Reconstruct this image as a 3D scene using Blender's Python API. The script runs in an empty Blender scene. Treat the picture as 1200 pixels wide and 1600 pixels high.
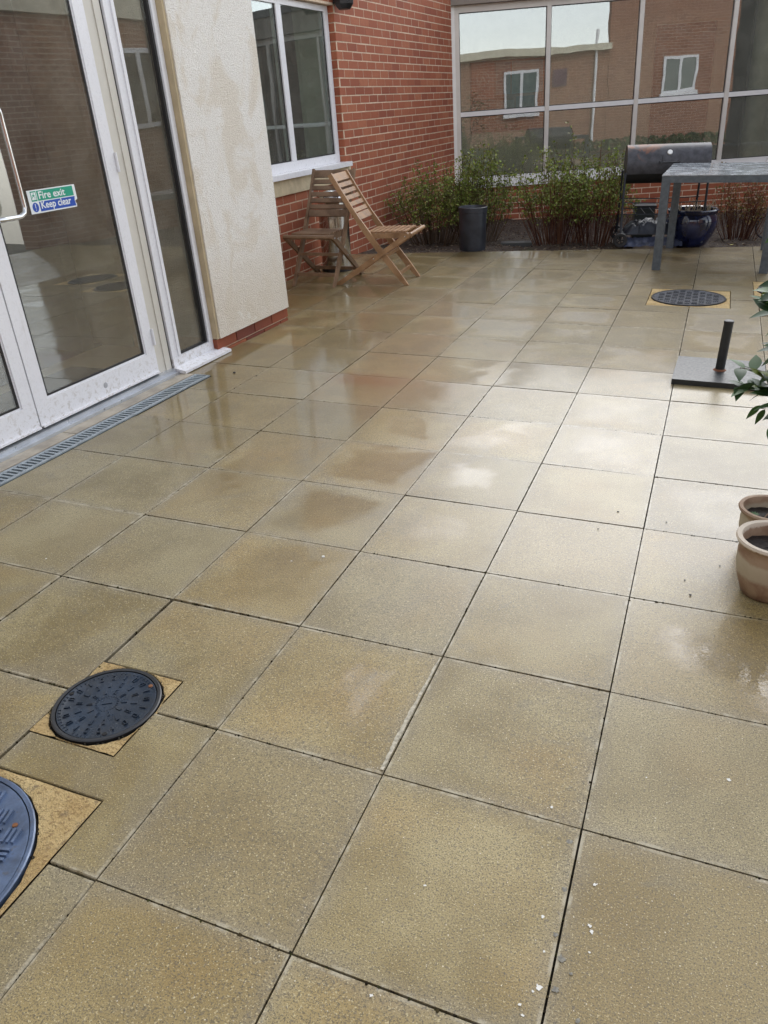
import bpy, bmesh, math, random
from mathutils import Matrix, Vector, noise
random.seed(7)
sc = bpy.context.scene
COL = sc.collection
R = math.radians
# ------------------------------------------------------------------ camera
cam_d = bpy.data.cameras.new('camera'); cam = bpy.data.objects.new('camera', cam_d); COL.objects.link(cam)
cam_d.sensor_width = 36; cam_d.sensor_fit = 'AUTO'; cam_d.lens = 1211.376*36/1600; cam_d.clip_end = 400; cam_d.clip_start = 0.02
right = Vector((0.92869737, 0.36844694, -0.04204809)); down = Vector((0.1382514, -0.44920494, -0.88266725)); fwd = Vector((-0.34410425, 0.81391755, -0.46811375))
cm = Matrix((( right.x, -down.x, -fwd.x, 0.5313), (right.y, -down.y, -fwd.y, -0.7274), (right.z, -down.z, -fwd.z, 1.3657), (0, 0, 0, 1)))
cam.matrix_world = cm
sc.camera = cam
# ------------------------------------------------------------------ light
SUN_EL, SUN_AZ = 38.0, 0.0          # azimuth measured from +Y towards +X
w = bpy.data.worlds.new('World'); sc.world = w; w.use_nodes = True
nt = w.node_tree; nt.nodes.clear()
wo = nt.nodes.new('ShaderNodeOutputWorld'); bg = nt.nodes.new('ShaderNodeBackground')
sky = nt.nodes.new('ShaderNodeTexSky'); sky.sky_type = 'NISHITA'; sky.sun_disc = False
sky.sun_elevation = R(SUN_EL); sky.sun_rotation = R(SUN_AZ); sky.air_density = 1.0; sky.dust_density = 0.6; sky.ozone_density = 1.0
hs = nt.nodes.new('ShaderNodeHueSaturation'); hs.inputs['Saturation'].default_value = 0.28
bg.inputs['Strength'].default_value = 0.15
nt.links.new(sky.outputs[0], hs.inputs['Color']); nt.links.new(hs.outputs[0], bg.inputs['Color']); nt.links.new(bg.outputs[0], wo.inputs['Surface'])
sd = bpy.data.lights.new('sun', 'SUN'); so = bpy.data.objects.new('sun', sd); COL.objects.link(so)
sd.energy = 0.5; sd.angle = R(44); sd.color = (1, .985, .96)
sv = Vector((math.sin(R(SUN_AZ))*math.cos(R(SUN_EL)), math.cos(R(SUN_AZ))*math.cos(R(SUN_EL)), math.sin(R(SUN_EL))))
so.rotation_euler = sv.to_track_quat('Z', 'Y').to_euler()
sc.view_settings.view_transform = 'Standard'; sc.view_settings.look = 'None'; sc.view_settings.gamma = 1
sc.view_settings.use_curve_mapping = False; sc.view_settings.exposure = 1.36
try:
    sc.cycles.max_bounces = 10; sc.cycles.transparent_max_bounces = 24; sc.cycles.use_denoising = True
    sc.cycles.sample_clamp_indirect = 8
except Exception: pass

# ------------------------------------------------------------------ helpers
class BM:
    def __init__(s): s.b = bmesh.new()
    def box(s, x0, x1, y0, y1, z0, z1, M=None):
        v = [s.b.verts.new(Vector(c)) for c in ((x0,y0,z0),(x1,y0,z0),(x1,y1,z0),(x0,y1,z0),(x0,y0,z1),(x1,y0,z1),(x1,y1,z1),(x0,y1,z1))]
        if M is not None:
            for q in v: q.co = M @ q.co
        for f in ((0,3,2,1),(4,5,6,7),(0,1,5,4),(1,2,6,5),(2,3,7,6),(3,0,4,7)): s.b.faces.new([v[i] for i in f])
        return s
    def bar(s, a, b, w_, t, up=(0,0,1)):
        a, b = Vector(a), Vector(b); d = (b-a).normalized(); u = Vector(up)
        x = d.cross(u)
        if x.length < 1e-4: x = d.cross(Vector((1,0,0)))
        x.normalize(); y = x.cross(d).normalized()
        M = Matrix(((x.x,y.x,d.x,a.x),(x.y,y.y,d.y,a.y),(x.z,y.z,d.z,a.z),(0,0,0,1)))
        return s.box(-w_/2, w_/2, -t/2, t/2, 0, (b-a).length, M)
    def tube(s, pts, r, n=8, closed=False, cap=True):
        pts = [Vector(p) for p in pts]; N = len(pts); rings = []
        rr = r if isinstance(r, (list, tuple)) else [r]*N
        ref = None
        for i, p in enumerate(pts):
            if closed: d = pts[(i+1) % N]-pts[i-1]
            else: d = pts[min(i+1, N-1)]-pts[max(i-1, 0)]
            d.normalize()
            if ref is None: ref = d.orthogonal().normalized()
            ref = (ref - d*ref.dot(d))
            if ref.length < 1e-5: ref = d.orthogonal()
            ref.normalize(); bn = d.cross(ref)
            rings.append([s.b.verts.new(p+(ref*math.cos(2*math.pi*k/n)+bn*math.sin(2*math.pi*k/n))*rr[i]) for k in range(n)])
        for i in range(N if closed else N-1):
            A, B = rings[i], rings[(i+1) % N]
            for k in range(n): s.b.faces.new((A[k], A[(k+1) % n], B[(k+1) % n], B[k]))
        if cap and not closed and n > 2:
            s.b.faces.new(rings[0][::-1]); s.b.faces.new(rings[-1])
        return s
    def lathe(s, prof, n=32, cx=0, cy=0, M=None):
        rings = []
        for r, z in prof:
            if r < 1e-6: ring = [s.b.verts.new((cx, cy, z))]
            else: ring = [s.b.verts.new((cx+r*math.cos(2*math.pi*k/n), cy+r*math.sin(2*math.pi*k/n), z)) for k in range(n)]
            if M is not None:
                for q in ring: q.co = M @ q.co
            rings.append(ring)
        for A, B in zip(rings, rings[1:]):
            if len(A) == 1 and len(B) == 1: continue
            for k in range(n):
                if len(A) == 1: s.b.faces.new((A[0], B[(k+1) % n], B[k]))
                elif len(B) == 1: s.b.faces.new((A[k], A[(k+1) % n], B[0]))
                else: s.b.faces.new((A[k], A[(k+1) % n], B[(k+1) % n], B[k]))
        return s
    def poly(s, pts, z0, z1):
        a = [s.b.verts.new((x, y, z0)) for x, y in pts]; b = [s.b.verts.new((x, y, z1)) for x, y in pts]
        s.b.faces.new(a[::-1]); s.b.faces.new(b)
        for k in range(len(pts)): s.b.faces.new((a[k], a[(k+1) % len(pts)], b[(k+1) % len(pts)], b[k]))
        return s
    def face(s, pts):
        s.b.faces.new([s.b.verts.new(p) for p in pts]); return s
    def bevel(s, off, seg=1, ang=30):
        es = [e for e in s.b.edges if len(e.link_faces) == 2 and e.calc_face_angle(0) > R(ang)]
        bmesh.ops.bevel(s.b, geom=es, offset=off, segments=seg, affect='EDGES', profile=.6, clamp_overlap=True); return s
    def mesh(s, name, mat, smooth=False, fixn=True):
        if fixn: bmesh.ops.recalc_face_normals(s.b, faces=s.b.faces)
        me = bpy.data.meshes.new(name); s.b.to_mesh(me); s.b.free(); me.materials.append(mat)
        if smooth:
            me.polygons.foreach_set('use_smooth', [True]*len(me.polygons))
            try: me.set_sharp_from_angle(angle=R(40))
            except Exception: pass
        return me
def link(name, data, parent=None, M=None, **tags):
    o = bpy.data.objects.new(name, data); COL.objects.link(o)
    if parent is not None: o.parent = parent
    if M is not None: o.matrix_local = M
    for k, v in tags.items(): o[k] = v
    return o
def put(name, bm, mat, parent=None, M=None, smooth=False, bevel=0, **tags):
    if bevel: bm.bevel(bevel)
    return link(name, bm.mesh(name, mat, smooth), parent, M, **tags)
def thing(name, label, cat, M=None, group=None, parent=None):
    o = link(name, None, None, M or Matrix(), label=label, category=cat)
    if group: o['group'] = group
    return o
def T(x, y, z=0, rz=0): return Matrix.Translation((x, y, z)) @ Matrix.Rotation(R(rz), 4, 'Z')
def copy_tree(o, M):
    def rec(a, par):
        c = a.copy(); COL.objects.link(c)
        if par: c.parent = par
        for ch in a.children: rec(ch, c)
        return c
    c = rec(o, None); c.matrix_world = M; return c
def wframe(ox, oy, ang, tau, oz=0):
    """wall frame: x along the wall to the right, y into the building, z up (leaning tau)"""
    a = R(ang); ex = Vector((math.cos(a), math.sin(a), 0)); ey = Vector((-math.sin(a), math.cos(a), 0)); ez = Vector((0, 0, 1))
    tv = R(tau)
    M = Matrix(((ex.x, ey.x, 0, ox), (ex.y, ey.y, 0, oy), (0, 0, 1, oz), (0, 0, 0, 1)))
    # the buildings stand plumb while the paving falls to the drain: lean about the world axis
    lean = Matrix.Rotation(-tv, 4, Vector((0.0, 1.0, 0)))
    return Matrix.Translation((ox, oy, oz)) @ lean @ Matrix.Translation((-ox, -oy, -oz)) @ M
# ------------------------------------------------------------------ materials
class NM:
    def __init__(s, name):
        s.m = bpy.data.materials.new(name); s.m.use_nodes = True; s.t = s.m.node_tree; s.t.nodes.clear()
        s.out = s.n('ShaderNodeOutputMaterial'); s.p = s.n('ShaderNodeBsdfPrincipled'); s.l(s.p.outputs[0], s.out.inputs[0])
    def n(s, t, **k):
        x = s.t.nodes.new(t)
        for a, b in k.items(): setattr(x, a, b)
        return x
    def l(s, a, b): s.t.links.new(a, b)
    def set(s, **k):
        for a, b in k.items():
            i = s.p.inputs[a.replace('_', ' ')]
            if hasattr(b, 'is_linked'): s.l(b, i)
            else: i.default_value = (*b, 1) if isinstance(b, tuple) and len(b) == 3 and i.type == 'RGBA' else b
    def noise(s, vec, scale, detail=4, rough=.55, dist=0):
        x = s.n('ShaderNodeTexNoise'); x.inputs['Scale'].default_value = scale; x.inputs['Detail'].default_value = detail
        x.inputs['Roughness'].default_value = rough; x.inputs['Distortion'].default_value = dist
        if vec is not None: s.l(vec, x.inputs['Vector'])
        return x.outputs['Fac']
    def ramp(s, fac, a, b, lo=0., hi=1.):
        x = s.n('ShaderNodeMapRange', interpolation_type='SMOOTHSTEP'); s.l(fac, x.inputs[0])
        for i, v in zip((1, 2, 3, 4), (a, b, lo, hi)): x.inputs[i].default_value = v
        return x.outputs[0]
    def math(s, op, a, b=None, c=None, clamp=False):
        x = s.n('ShaderNodeMath', operation=op); x.use_clamp = clamp
        for i, v in enumerate((a, b, c)):
            if v is None: continue
            if hasattr(v, 'is_linked'): s.l(v, x.inputs[i])
            else: x.inputs[i].default_value = v
        return x.outputs[0]
    def mix(s, fac, a, b, bt='MIX'):
        x = s.n('ShaderNodeMix', data_type='RGBA', blend_type=bt)
        for i, v in ((0, fac), (6, a), (7, b)):
            if hasattr(v, 'is_linked'): s.l(v, x.inputs[i])
            else: x.inputs[i].default_value = (*v, 1) if isinstance(v, tuple) else v
        return x.outputs[2]
    def bump(s, h, strength, dist=.002, normal=None):
        x = s.n('ShaderNodeBump'); x.inputs['Strength'].default_value = strength; x.inputs['Distance'].default_value = dist
        s.l(h, x.inputs['Height'])
        if normal is not None: s.l(normal, x.inputs['Normal'])
        return x.outputs[0]
    def pos(s): return s.n('ShaderNodeNewGeometry').outputs['Position']
    def obj(s): return s.n('ShaderNodeTexCoord').outputs['Object']
    def rnd(s):
        a = s.n('ShaderNodeObjectInfo').outputs['Random']; b = s.n('ShaderNodeAttribute', attribute_name='rnd').outputs['Fac']
        return s.math('FRACT', s.math('ADD', a, b))
    def blob(s, pos, cx, cy, rx, ry, soft=.5, ns=None, amp=.5):
        """1 inside an uneven ellipse on the ground, 0 outside"""
        x = s.n('ShaderNodeSeparateXYZ'); s.l(pos, x.inputs[0])
        dx = s.math('DIVIDE', s.math('SUBTRACT', x.outputs[0], cx), rx); dy = s.math('DIVIDE', s.math('SUBTRACT', x.outputs[1], cy), ry)
        d = s.math('SQRT', s.math('ADD', s.math('MULTIPLY', dx, dx), s.math('MULTIPLY', dy, dy)))
        if ns is not None: d = s.math('ADD', d, s.math('MULTIPLY', s.math('SUBTRACT', ns, .5), amp))
        return s.ramp(d, 1-soft, 1+soft*.3, 1, 0)
def plain(name, col, rough=.5, metal=0, var=.12, scale=8, bump=0, bscale=60, coat=0, spec=.5):
    m = NM(name); p = m.obj(); n1 = m.noise(p, scale, 5, .6)
    c = m.mix(m.ramp(n1, .3, .7), tuple(x*(1-var) for x in col), tuple(min(1, x*(1+var)) for x in col))
    m.set(Base_Color=c, Metallic=float(metal), Roughness=m.ramp(m.noise(p, scale*2.3, 4), .2, .8, max(0.02, rough-.1), min(1., rough+.1)))
    m.p.inputs['Specular IOR Level'].default_value = spec
    if coat: m.set(Coat_Weight=float(coat), Coat_Roughness=.15)
    if bump: m.set(Normal=m.bump(m.noise(p, bscale, 6, .6), bump, .003))
    return m.m
def slab_mat(name='wet_paving'):
    m = NM(name); P = m.pos(); rn = m.rnd(); ob = m.obj()
    sh = m.n('ShaderNodeVectorMath', operation='MULTIPLY_ADD'); cmb = m.n('ShaderNodeCombineXYZ')
    m.l(rn, cmb.inputs[2]); m.l(cmb.outputs[0], sh.inputs[0]); sh.inputs[1].default_value = (0, 0, 37); m.l(P, sh.inputs[2]); PV = sh.outputs[0]
    big = m.noise(PV, 3.2, 4, .55, .3); mid = m.noise(PV, 11, 4, .6)
    c = m.mix(m.ramp(big, .32, .68), (.218, .164, .066), (.325, .265, .132))
    c = m.mix(m.ramp(mid, .45, .8, 0, .4), c, (.36, .30, .155))
    c = m.mix(m.math('MULTIPLY', m.ramp(m.noise(PV, 2.1, 2), .5, .72), .55), c, (.30, .205, .075))
    tint = m.math('MULTIPLY_ADD', rn, .30, .84); tv = m.n('ShaderNodeCombineXYZ')
    for i in range(3): m.l(tint, tv.inputs[i])
    c = m.mix(1.0, c, tv.outputs[0], 'MULTIPLY')
    r2 = m.math('FRACT', m.math('MULTIPLY', rn, 7.31)); c = m.mix(m.ramp(r2, .62, .8, 0, .25), c, (.26, .232, .155)); c = m.mix(m.ramp(m.math('FRACT', m.math('MULTIPLY', rn, 13.7)), .7, .85, 0, .30), c, (.27, .185, .065))
    st = m.noise(P, 1.9, 5, .62, .9); c = m.mix(m.ramp(st, .54, .64, 0, .38), c, (.215, .185, .125)); c = m.mix(m.ramp(m.noise(P, 4.3, 5, .65, 1.5), .60, .68, 0, .35), c, (.19, .165, .115))
    # grey lichen-dark bands close to the slab edges
    sp = m.n('ShaderNodeSeparateXYZ'); m.l(ob, sp.inputs[0])
    ax = m.math('MAXIMUM', m.math('ABSOLUTE', sp.outputs[0]), m.math('ABSOLUTE', sp.outputs[1]))
    edge = m.ramp(m.math('ADD', ax, m.math('MULTIPLY', m.math('SUBTRACT', mid, .5), .06)), .175, .225)
    c = m.mix(m.math('MULTIPLY', edge, .4), c, (.235, .205, .15))
    # aggregate speckle
    g1 = m.noise(P, 320, 2, .7); c = m.mix(m.ramp(g1, .51, .62, 0, .8), c, (.085, .072, .05))
    g2 = m.noise(P, 120, 3, .7); c = m.mix(m.ramp(g2, .57, .68, 0, .65), c, (.12, .105, .085))
    g3 = m.noise(P, 250, 2, .6); c = m.mix(m.ramp(g3, .60, .67, 0, .7), c, (.54, .46, .27))
    v = m.n('ShaderNodeTexVoronoi'); v.inputs['Scale'].default_value = 105; m.l(P, v.inputs['Vector'])
    dot = m.math('MULTIPLY', m.ramp(v.outputs['Distance'], .10, .17, 1, 0), m.ramp(v.outputs['Color'], .52, .55))
    vs = m.n('ShaderNodeSeparateColor'); m.l(v.outputs['Color'], vs.inputs[0])
    dot = m.math('MULTIPLY', m.ramp(v.outputs['Distance'], .09, .16, 1, 0), m.ramp(vs.outputs[0], .80, .84))
    dcol = m.mix(m.ramp(vs.outputs[1], .35, .6), (.07, .065, .06), (.70, .64, .50))
    c = m.mix(m.math('MULTIPLY', dot, .85), c, dcol)
    worn = m.math('MULTIPLY', m.ramp(ax, .2135, .2195), m.ramp(m.noise(P, 16, 4, .7), .45, .62)); c = m.mix(m.math('MULTIPLY', worn, .6), c, (.44, .40, .30))
    # rust stain
    rust = m.blob(P, -1.13, 3.08, .30, .13, .9, mid, .9)
    c = m.mix(m.math('MULTIPLY', rust, .95), c, (.20, .085, .02))
    rust2 = m.blob(P, -1.0, 3.0, .5, .42, .9, mid, .8)
    c = m.mix(m.math('MULTIPLY', rust2, .35), c, (.30, .18, .05))
    # water: each slab is slightly dished so the rain stands in the middle
    sep = m.n('ShaderNodeSeparateXYZ'); m.l(P, sep.inputs[0]); y = sep.outputs[1]; x = sep.outputs[0]
    dish = m.ramp(m.math('ADD', ax, m.math('MULTIPLY', m.math('SUBTRACT', big, .5), .18)), .06, .23, 1, 0)
    wn = m.noise(P, 2.6, 5, .62, .7)
    far = m.ramp(y, .9, 3.2)
    wet = m.math('ADD', m.math('ADD', m.math('MULTIPLY', m.math('SUBTRACT', m.math('FRACT', m.math('MULTIPLY', rn, 9.1)), .5), .34), m.math('MULTIPLY', dish, m.ramp(m.math('FRACT', m.math('MULTIPLY', rn, 5.3)), 0, 1, .10, .38))), m.math('ADD', m.math('MULTIPLY', wn, .95), m.math('MULTIPLY', far, .26)))
    lft = m.ramp(x, -.2, -1.1); wet = m.math('ADD', wet, m.math('MULTIPLY', m.math('MULTIPLY', lft, m.ramp(y, 1.3, 2.4)), .22))
    pud = m.ramp(wet, .74, 1.08)
    p1 = m.blob(P, 1.02, 1.18, .40, .34, .30, mid, .5); p2 = m.blob(P, 1.02, 1.95, .40, .5, .5, mid, .8)
    p3 = m.blob(P, -1.55, 3.15, .70, 1.35, .16, mid, .7)
    pud = m.math('MAXIMUM', pud, m.math('MAXIMUM', p1, m.math('MAXIMUM', m.math('MULTIPLY', p2, .8), m.math('MULTIPLY', p3, .9))))
    dry = m.ramp(y, .55, 1.7, 0, 1)
    crown = m.math('MULTIPLY', m.ramp(x, -.55, .05), m.math('MULTIPLY', m.ramp(y, 1.35, 1.7), m.ramp(y, 4.4, 3.4)))
    pud = m.math('MULTIPLY', pud, m.math('MULTIPLY_ADD', crown, -.62, 1.0))
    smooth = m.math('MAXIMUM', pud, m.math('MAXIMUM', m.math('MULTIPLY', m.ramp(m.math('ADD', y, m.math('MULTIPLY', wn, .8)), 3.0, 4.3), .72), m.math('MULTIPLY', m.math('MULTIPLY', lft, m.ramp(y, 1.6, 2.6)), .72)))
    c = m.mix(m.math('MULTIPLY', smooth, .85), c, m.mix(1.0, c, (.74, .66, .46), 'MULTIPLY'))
    m.set(Base_Color=c, Roughness=m.ramp(pud, 0, 1, .62, .4))
    m.p.inputs['Specular IOR Level'].default_value = .35
    m.set(Coat_Weight=m.math('MAXIMUM', m.math('MULTIPLY', crown, m.math('MULTIPLY_ADD', m.math('FRACT', m.math('MULTIPLY', rn, 3.7)), .45, .55)), m.math('MAXIMUM', m.math('ADD', m.math('MULTIPLY', m.math('MULTIPLY', dry, m.ramp(y, 3.0, 5.0, 1, .62)), .66), .14), m.math('MULTIPLY', pud, .85))), Coat_Roughness=m.ramp(smooth, .1, .95, .25, .04))
    m.p.inputs['Coat IOR'].default_value = 1.46
    grain = m.bump(m.math('ADD', g1, m.math('MULTIPLY', g2, 1.2)), .55, .0016)
    m.set(Normal=grain)
    soft = m.bump(m.math('MULTIPLY', ax, m.math('MULTIPLY', ax, 1.0)), .35, .06)
    rip = m.bump(m.noise(P, 42, 3, .6), 1.0, .00035, soft)
    x2 = m.n('ShaderNodeBump'); m.l(m.math('SUBTRACT', 1.0, smooth), x2.inputs['Strength']); x2.inputs['Distance'].default_value = .0006; m.l(g1, x2.inputs['Height']); m.l(rip, x2.inputs['Normal'])
    m.l(x2.outputs[0], m.p.inputs['Coat Normal'])
    return m.m
def brick_mat(name, base=(.36, .112, .058), dark=(.28, .082, .045), light=(.42, .15, .078), wetness=0.0):
    m = NM(name); P = m.pos(); rn = m.rnd()
    c = m.mix(m.ramp(rn, .0, .55), dark, base); c = m.mix(m.ramp(rn, .6, 1.0), c, light)
    c = m.mix(m.ramp(m.noise(P, 28, 5, .65), .4, .75, 0, .5), c, dark)
    c = m.mix(m.ramp(m.noise(P, 2.0, 3), .4, .7, 0, .35), c, base)
    c = m.mix(m.ramp(m.noise(P, 90, 3, .7), .62, .75, 0, .5), c, light)
    m.set(Base_Color=c, Roughness=.78-.3*wetness, Normal=m.bump(m.noise(P, 160, 4, .7), .5, .0015)); m.p.inputs['Specular IOR Level'].default_value = .3
    return m.m
def tex_brick_mat(name, c1=(.25, .10, .06), c2=(.17, .06, .04), mort=(.42, .33, .25)):
    m = NM(name); uv = m.obj(); mp = m.n('ShaderNodeMapping'); mp.inputs['Rotation'].default_value = (R(-90), 0, 0); m.l(uv, mp.inputs[0])
    b = m.n('ShaderNodeTexBrick'); m.l(mp.outputs[0], b.inputs['Vector'])
    for k, v in dict(Color1=(*c1, 1), Color2=(*c2, 1), Mortar=(*mort, 1)).items(): b.inputs[k].default_value = v
    b.inputs['Scale'].default_value = 1; b.inputs['Brick Width'].default_value = .225; b.inputs['Row Height'].default_value = .075; b.inputs['Mortar Size'].default_value = .006; b.inputs['Bias'].default_value = -.2
    m.set(Base_Color=b.outputs['Color'], Roughness=.85); return m.m
def glass_mat(name, tint=(.80, .86, .82), refl=.24):
    m = NM(name); m.t.nodes.remove(m.p)
    tr = m.n('ShaderNodeBsdfTransparent'); tr.inputs[0].default_value = (*tint, 1)
    gl = m.n('ShaderNodeBsdfGlossy'); gl.inputs['Roughness'].default_value = .004; gl.inputs['Color'].default_value = (.95, .98, 1, 1)
    fr = m.n('ShaderNodeFresnel'); bf = m.n('ShaderNodeNewGeometry').outputs['Backfacing']; m.l(m.math('MULTIPLY_ADD', bf, 1/1.5-1.5, 1.5), fr.inputs['IOR'])
    P = m.pos(); nz = m.noise(P, 1.7, 2, .4); bp = m.bump(nz, .6, .0016); m.l(bp, gl.inputs['Normal'])
    f = m.math('MULTIPLY_ADD', fr.outputs[0], 1-refl*.6, refl*.55, clamp=True)
    df = m.n('ShaderNodeBsdfDiffuse'); df.inputs[0].default_value = (.6, .58, .52, 1); m0 = m.n('ShaderNodeMixShader'); m.l(m.ramp(m.noise(P, 6, 5, .7), .3, .75, .04, .10), m0.inputs[0]); m.l(tr.outputs[0], m0.inputs[1]); m.l(df.outputs[0], m0.inputs[2])
    mx = m.n('ShaderNodeMixShader'); m.l(f, mx.inputs[0]); m.l(m0.outputs[0], mx.inputs[1]); m.l(gl.outputs[0], mx.inputs[2]); m.l(mx.outputs[0], m.out.inputs[0])
    return m.m
def leaf_mat(name, cols, rough=.45, spec=.5):
    m = NM(name); a = m.n('ShaderNodeAttribute', attribute_name='rnd').outputs['Fac']
    rn = m.rnd(); c = cols[0]
    for i, k in enumerate(cols[1:]): c = m.mix(m.ramp(rn, (i+.2)/len(cols), (i+1.0)/len(cols)), c, k)
    m.set(Base_Color=c, Roughness=rough); m.p.inputs['Specular IOR Level'].default_value = spec
    tl = m.n('ShaderNodeBsdfTranslucent'); m.l(c, tl.inputs[0]) if hasattr(c, 'is_linked') else None
    mx = m.n('ShaderNodeMixShader'); mx.inputs[0].default_value = .25; m.l(m.p.outputs[0], mx.inputs[1]); m.l(tl.outputs[0], mx.inputs[2]); m.l(mx.outputs[0], m.out.inputs[0])
    return m.m
def wood_mat(name, a, b):
    m = NM(name); ob = m.obj(); mp = m.n('ShaderNodeMapping'); mp.inputs['Scale'].default_value = (1, 1, 1); m.l(ob, mp.inputs[0])
    n1 = m.noise(mp.outputs[0], 9, 5, .6); n2 = m.noise(mp.outputs[0], 70, 4, .7, 1.5); rn = m.rnd()
    c = m.mix(m.ramp(n1, .3, .7), a, b); c = m.mix(m.ramp(n2, .5, .8, 0, .55), c, tuple(x*.45 for x in a))
    c = m.mix(m.ramp(rn, .5, 1, 0, .35), c, tuple(min(1, x*1.25) for x in b))
    m.set(Base_Color=c, Roughness=m.ramp(n1, .3, .7, .35, .6), Normal=m.bump(n2, .35, .001)); m.set(Coat_Weight=.25, Coat_Roughness=.25); return m.m
def render_mat(name='pebble_render'):
    m = NM(name); P = m.pos(); g = m.noise(P, 120, 3, .65); big = m.noise(P, 3.0, 4, .6, .8); v = m.n('ShaderNodeTexVoronoi'); v.inputs['Scale'].default_value = 140; m.l(P, v.inputs['Vector'])
    c = m.mix(m.ramp(big, .46, .60), (.86, .83, .77), (.78, .72, .62))
    s = m.n('ShaderNodeSeparateXYZ'); m.l(P, s.inputs[0])
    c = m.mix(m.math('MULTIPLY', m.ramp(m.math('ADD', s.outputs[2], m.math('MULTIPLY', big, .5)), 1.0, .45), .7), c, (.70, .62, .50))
    c = m.mix(m.ramp(g, .52, .72, 0, .45), c, (.42, .35, .26)); c = m.mix(m.ramp(m.noise(P, 5.5, 3, .6, 1.2), .62, .68, 0, .5), c, (.85, .82, .74))
    m.set(Base_Color=c, Roughness=.85, Normal=m.bump(m.math('ADD', g, m.math('MULTIPLY', v.outputs['Distance'], .8)), 1.0, .006)); return m.m

M_slab = slab_mat()
M_bed = plain('joint_grit', (.035, .03, .02), .9)
M_brick = brick_mat('red_brick'); M_plinth = brick_mat('plinth_brick', (.27, .075, .035), (.16, .045, .03), (.33, .11, .05), .6)
M_mortar = plain('mortar', (.66, .52, .38), .9, var=.15, scale=30, bump=.4)
M_render = render_mat()
M_trim = plain('beige_trim', (.50, .40, .25), .7)
def white_frame():
    m = NM('white_frame'); P = m.pos(); n1 = m.noise(P, 5, 4); n2 = m.noise(P, 38, 5, .7, .6); z = m.n('ShaderNodeSeparateXYZ'); m.l(P, z.inputs[0])
    mp = m.n('ShaderNodeMapping'); mp.inputs['Scale'].default_value = (60, 60, 3); m.l(P, mp.inputs[0]); run = m.noise(mp.outputs[0], 1, 3, .6)
    c = m.mix(n1, (.77, .77, .80), (.84, .84, .86)); c = m.mix(m.math('MULTIPLY', m.ramp(n2, .48, .7), m.ramp(z.outputs[2], .22, .02, .12, .75)), c, (.36, .31, .24)); c = m.mix(m.ramp(run, .6, .75, 0, .22), c, (.50, .48, .44))
    m.set(Base_Color=c, Roughness=m.ramp(n2, .3, .7, .24, .42), Coat_Weight=.2, Coat_Roughness=.15); return m.m
M_white = white_frame()
M_gasket = plain('black_gasket', (.02, .018, .018), .6)
M_glass = glass_mat('door_glass', (.92, .91, .85), .20); M_glassb = glass_mat('corridor_glass', (.86, .86, .82), .24); M_glassw = glass_mat('window_glass', (.82, .88, .84), .16)
M_stone = plain('sandstone', (.56, .47, .31), .8, var=.12, scale=14, bump=.2)
M_thresh = plain('threshold_concrete', (.36, .31, .235), .5, var=.25, scale=9, bump=.3, coat=.4)
M_galv = plain('galvanised', (.34, .39, .42), .38, .55, var=.2, scale=25, coat=.2)
M_alu = plain('aluminium_sill', (.50, .52, .55), .35, .6, var=.1)
M_steel = plain('stainless', (.62, .62, .62), .16, 1.0, var=.06, scale=3)
M_dark = plain('dark_void', (.012, .012, .012), .9)
M_black = plain('black_plastic', (.02, .021, .024), .4, var=.3, scale=6)
def iron(name, col, dirt, rough):
    m = NM(name); P = m.pos(); n1 = m.noise(P, 11, 5, .65, .5); n2 = m.noise(P, 95, 4, .7); n3 = m.noise(P, 34, 4, .7)
    c = m.mix(m.ramp(n1, .3, .7), tuple(x*.6 for x in col), tuple(x*1.35 for x in col)); c = m.mix(m.ramp(n3, .56, .72, 0, .6), c, dirt); c = m.mix(m.ramp(n2, .62, .76, 0, .5), c, (.28, .29, .30))
    m.set(Base_Color=c, Metallic=.15, Roughness=m.ramp(n3, .3, .7, rough-.12, rough+.16), Normal=m.bump(n2, .45, .0015), Coat_Weight=.3, Coat_Roughness=.2); return m.m
M_ironA = iron('blue_iron', (.085, .125, .21), (.10, .09, .07), .42); M_ironB = iron('black_iron', (.012, .023, .042), (.035, .03, .022), .36); M_ironC = iron('grey_iron', (.05, .056, .072), (.06, .05, .035), .5)
def sand():
    m = NM('sand_mortar'); P = m.pos(); n1 = m.noise(P, 120, 4, .7); n2 = m.noise(P, 9, 4)
    c = m.mix(m.ramp(n2, .3, .7), (.52, .35, .14), (.74, .56, .27)); c = m.mix(m.ramp(n1, .48, .66, 0, .75), c, (.24, .14, .055)); n3 = m.noise(P, 260, 3, .7); c = m.mix(m.ramp(n3, .55, .7, 0, .6), c, (.72, .58, .35)); c = m.mix(m.ramp(m.noise(P, 22, 4, .7), .58, .7, 0, .6), c, (.20, .15, .10))
    m.set(Base_Color=c, Roughness=.85, Normal=m.bump(m.math('ADD', n1, n3), 1.0, .009)); return m.m
M_sand = sand()
M_woodA = wood_mat('weathered_wood', (.135, .08, .045), (.26, .165, .10)); M_woodB = wood_mat('teak_wood', (.22, .115, .05), (.40, .235, .12))
M_soil = None

def rndattr(me, n_per, seed=0):
    rg = random.Random(seed); at = me.attributes.new('rnd', 'FLOAT', 'FACE'); N = len(me.polygons); vals = []
    while len(vals) < N: vals += [rg.random()]*n_per
    at.data.foreach_set('value', vals[:N])
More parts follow.
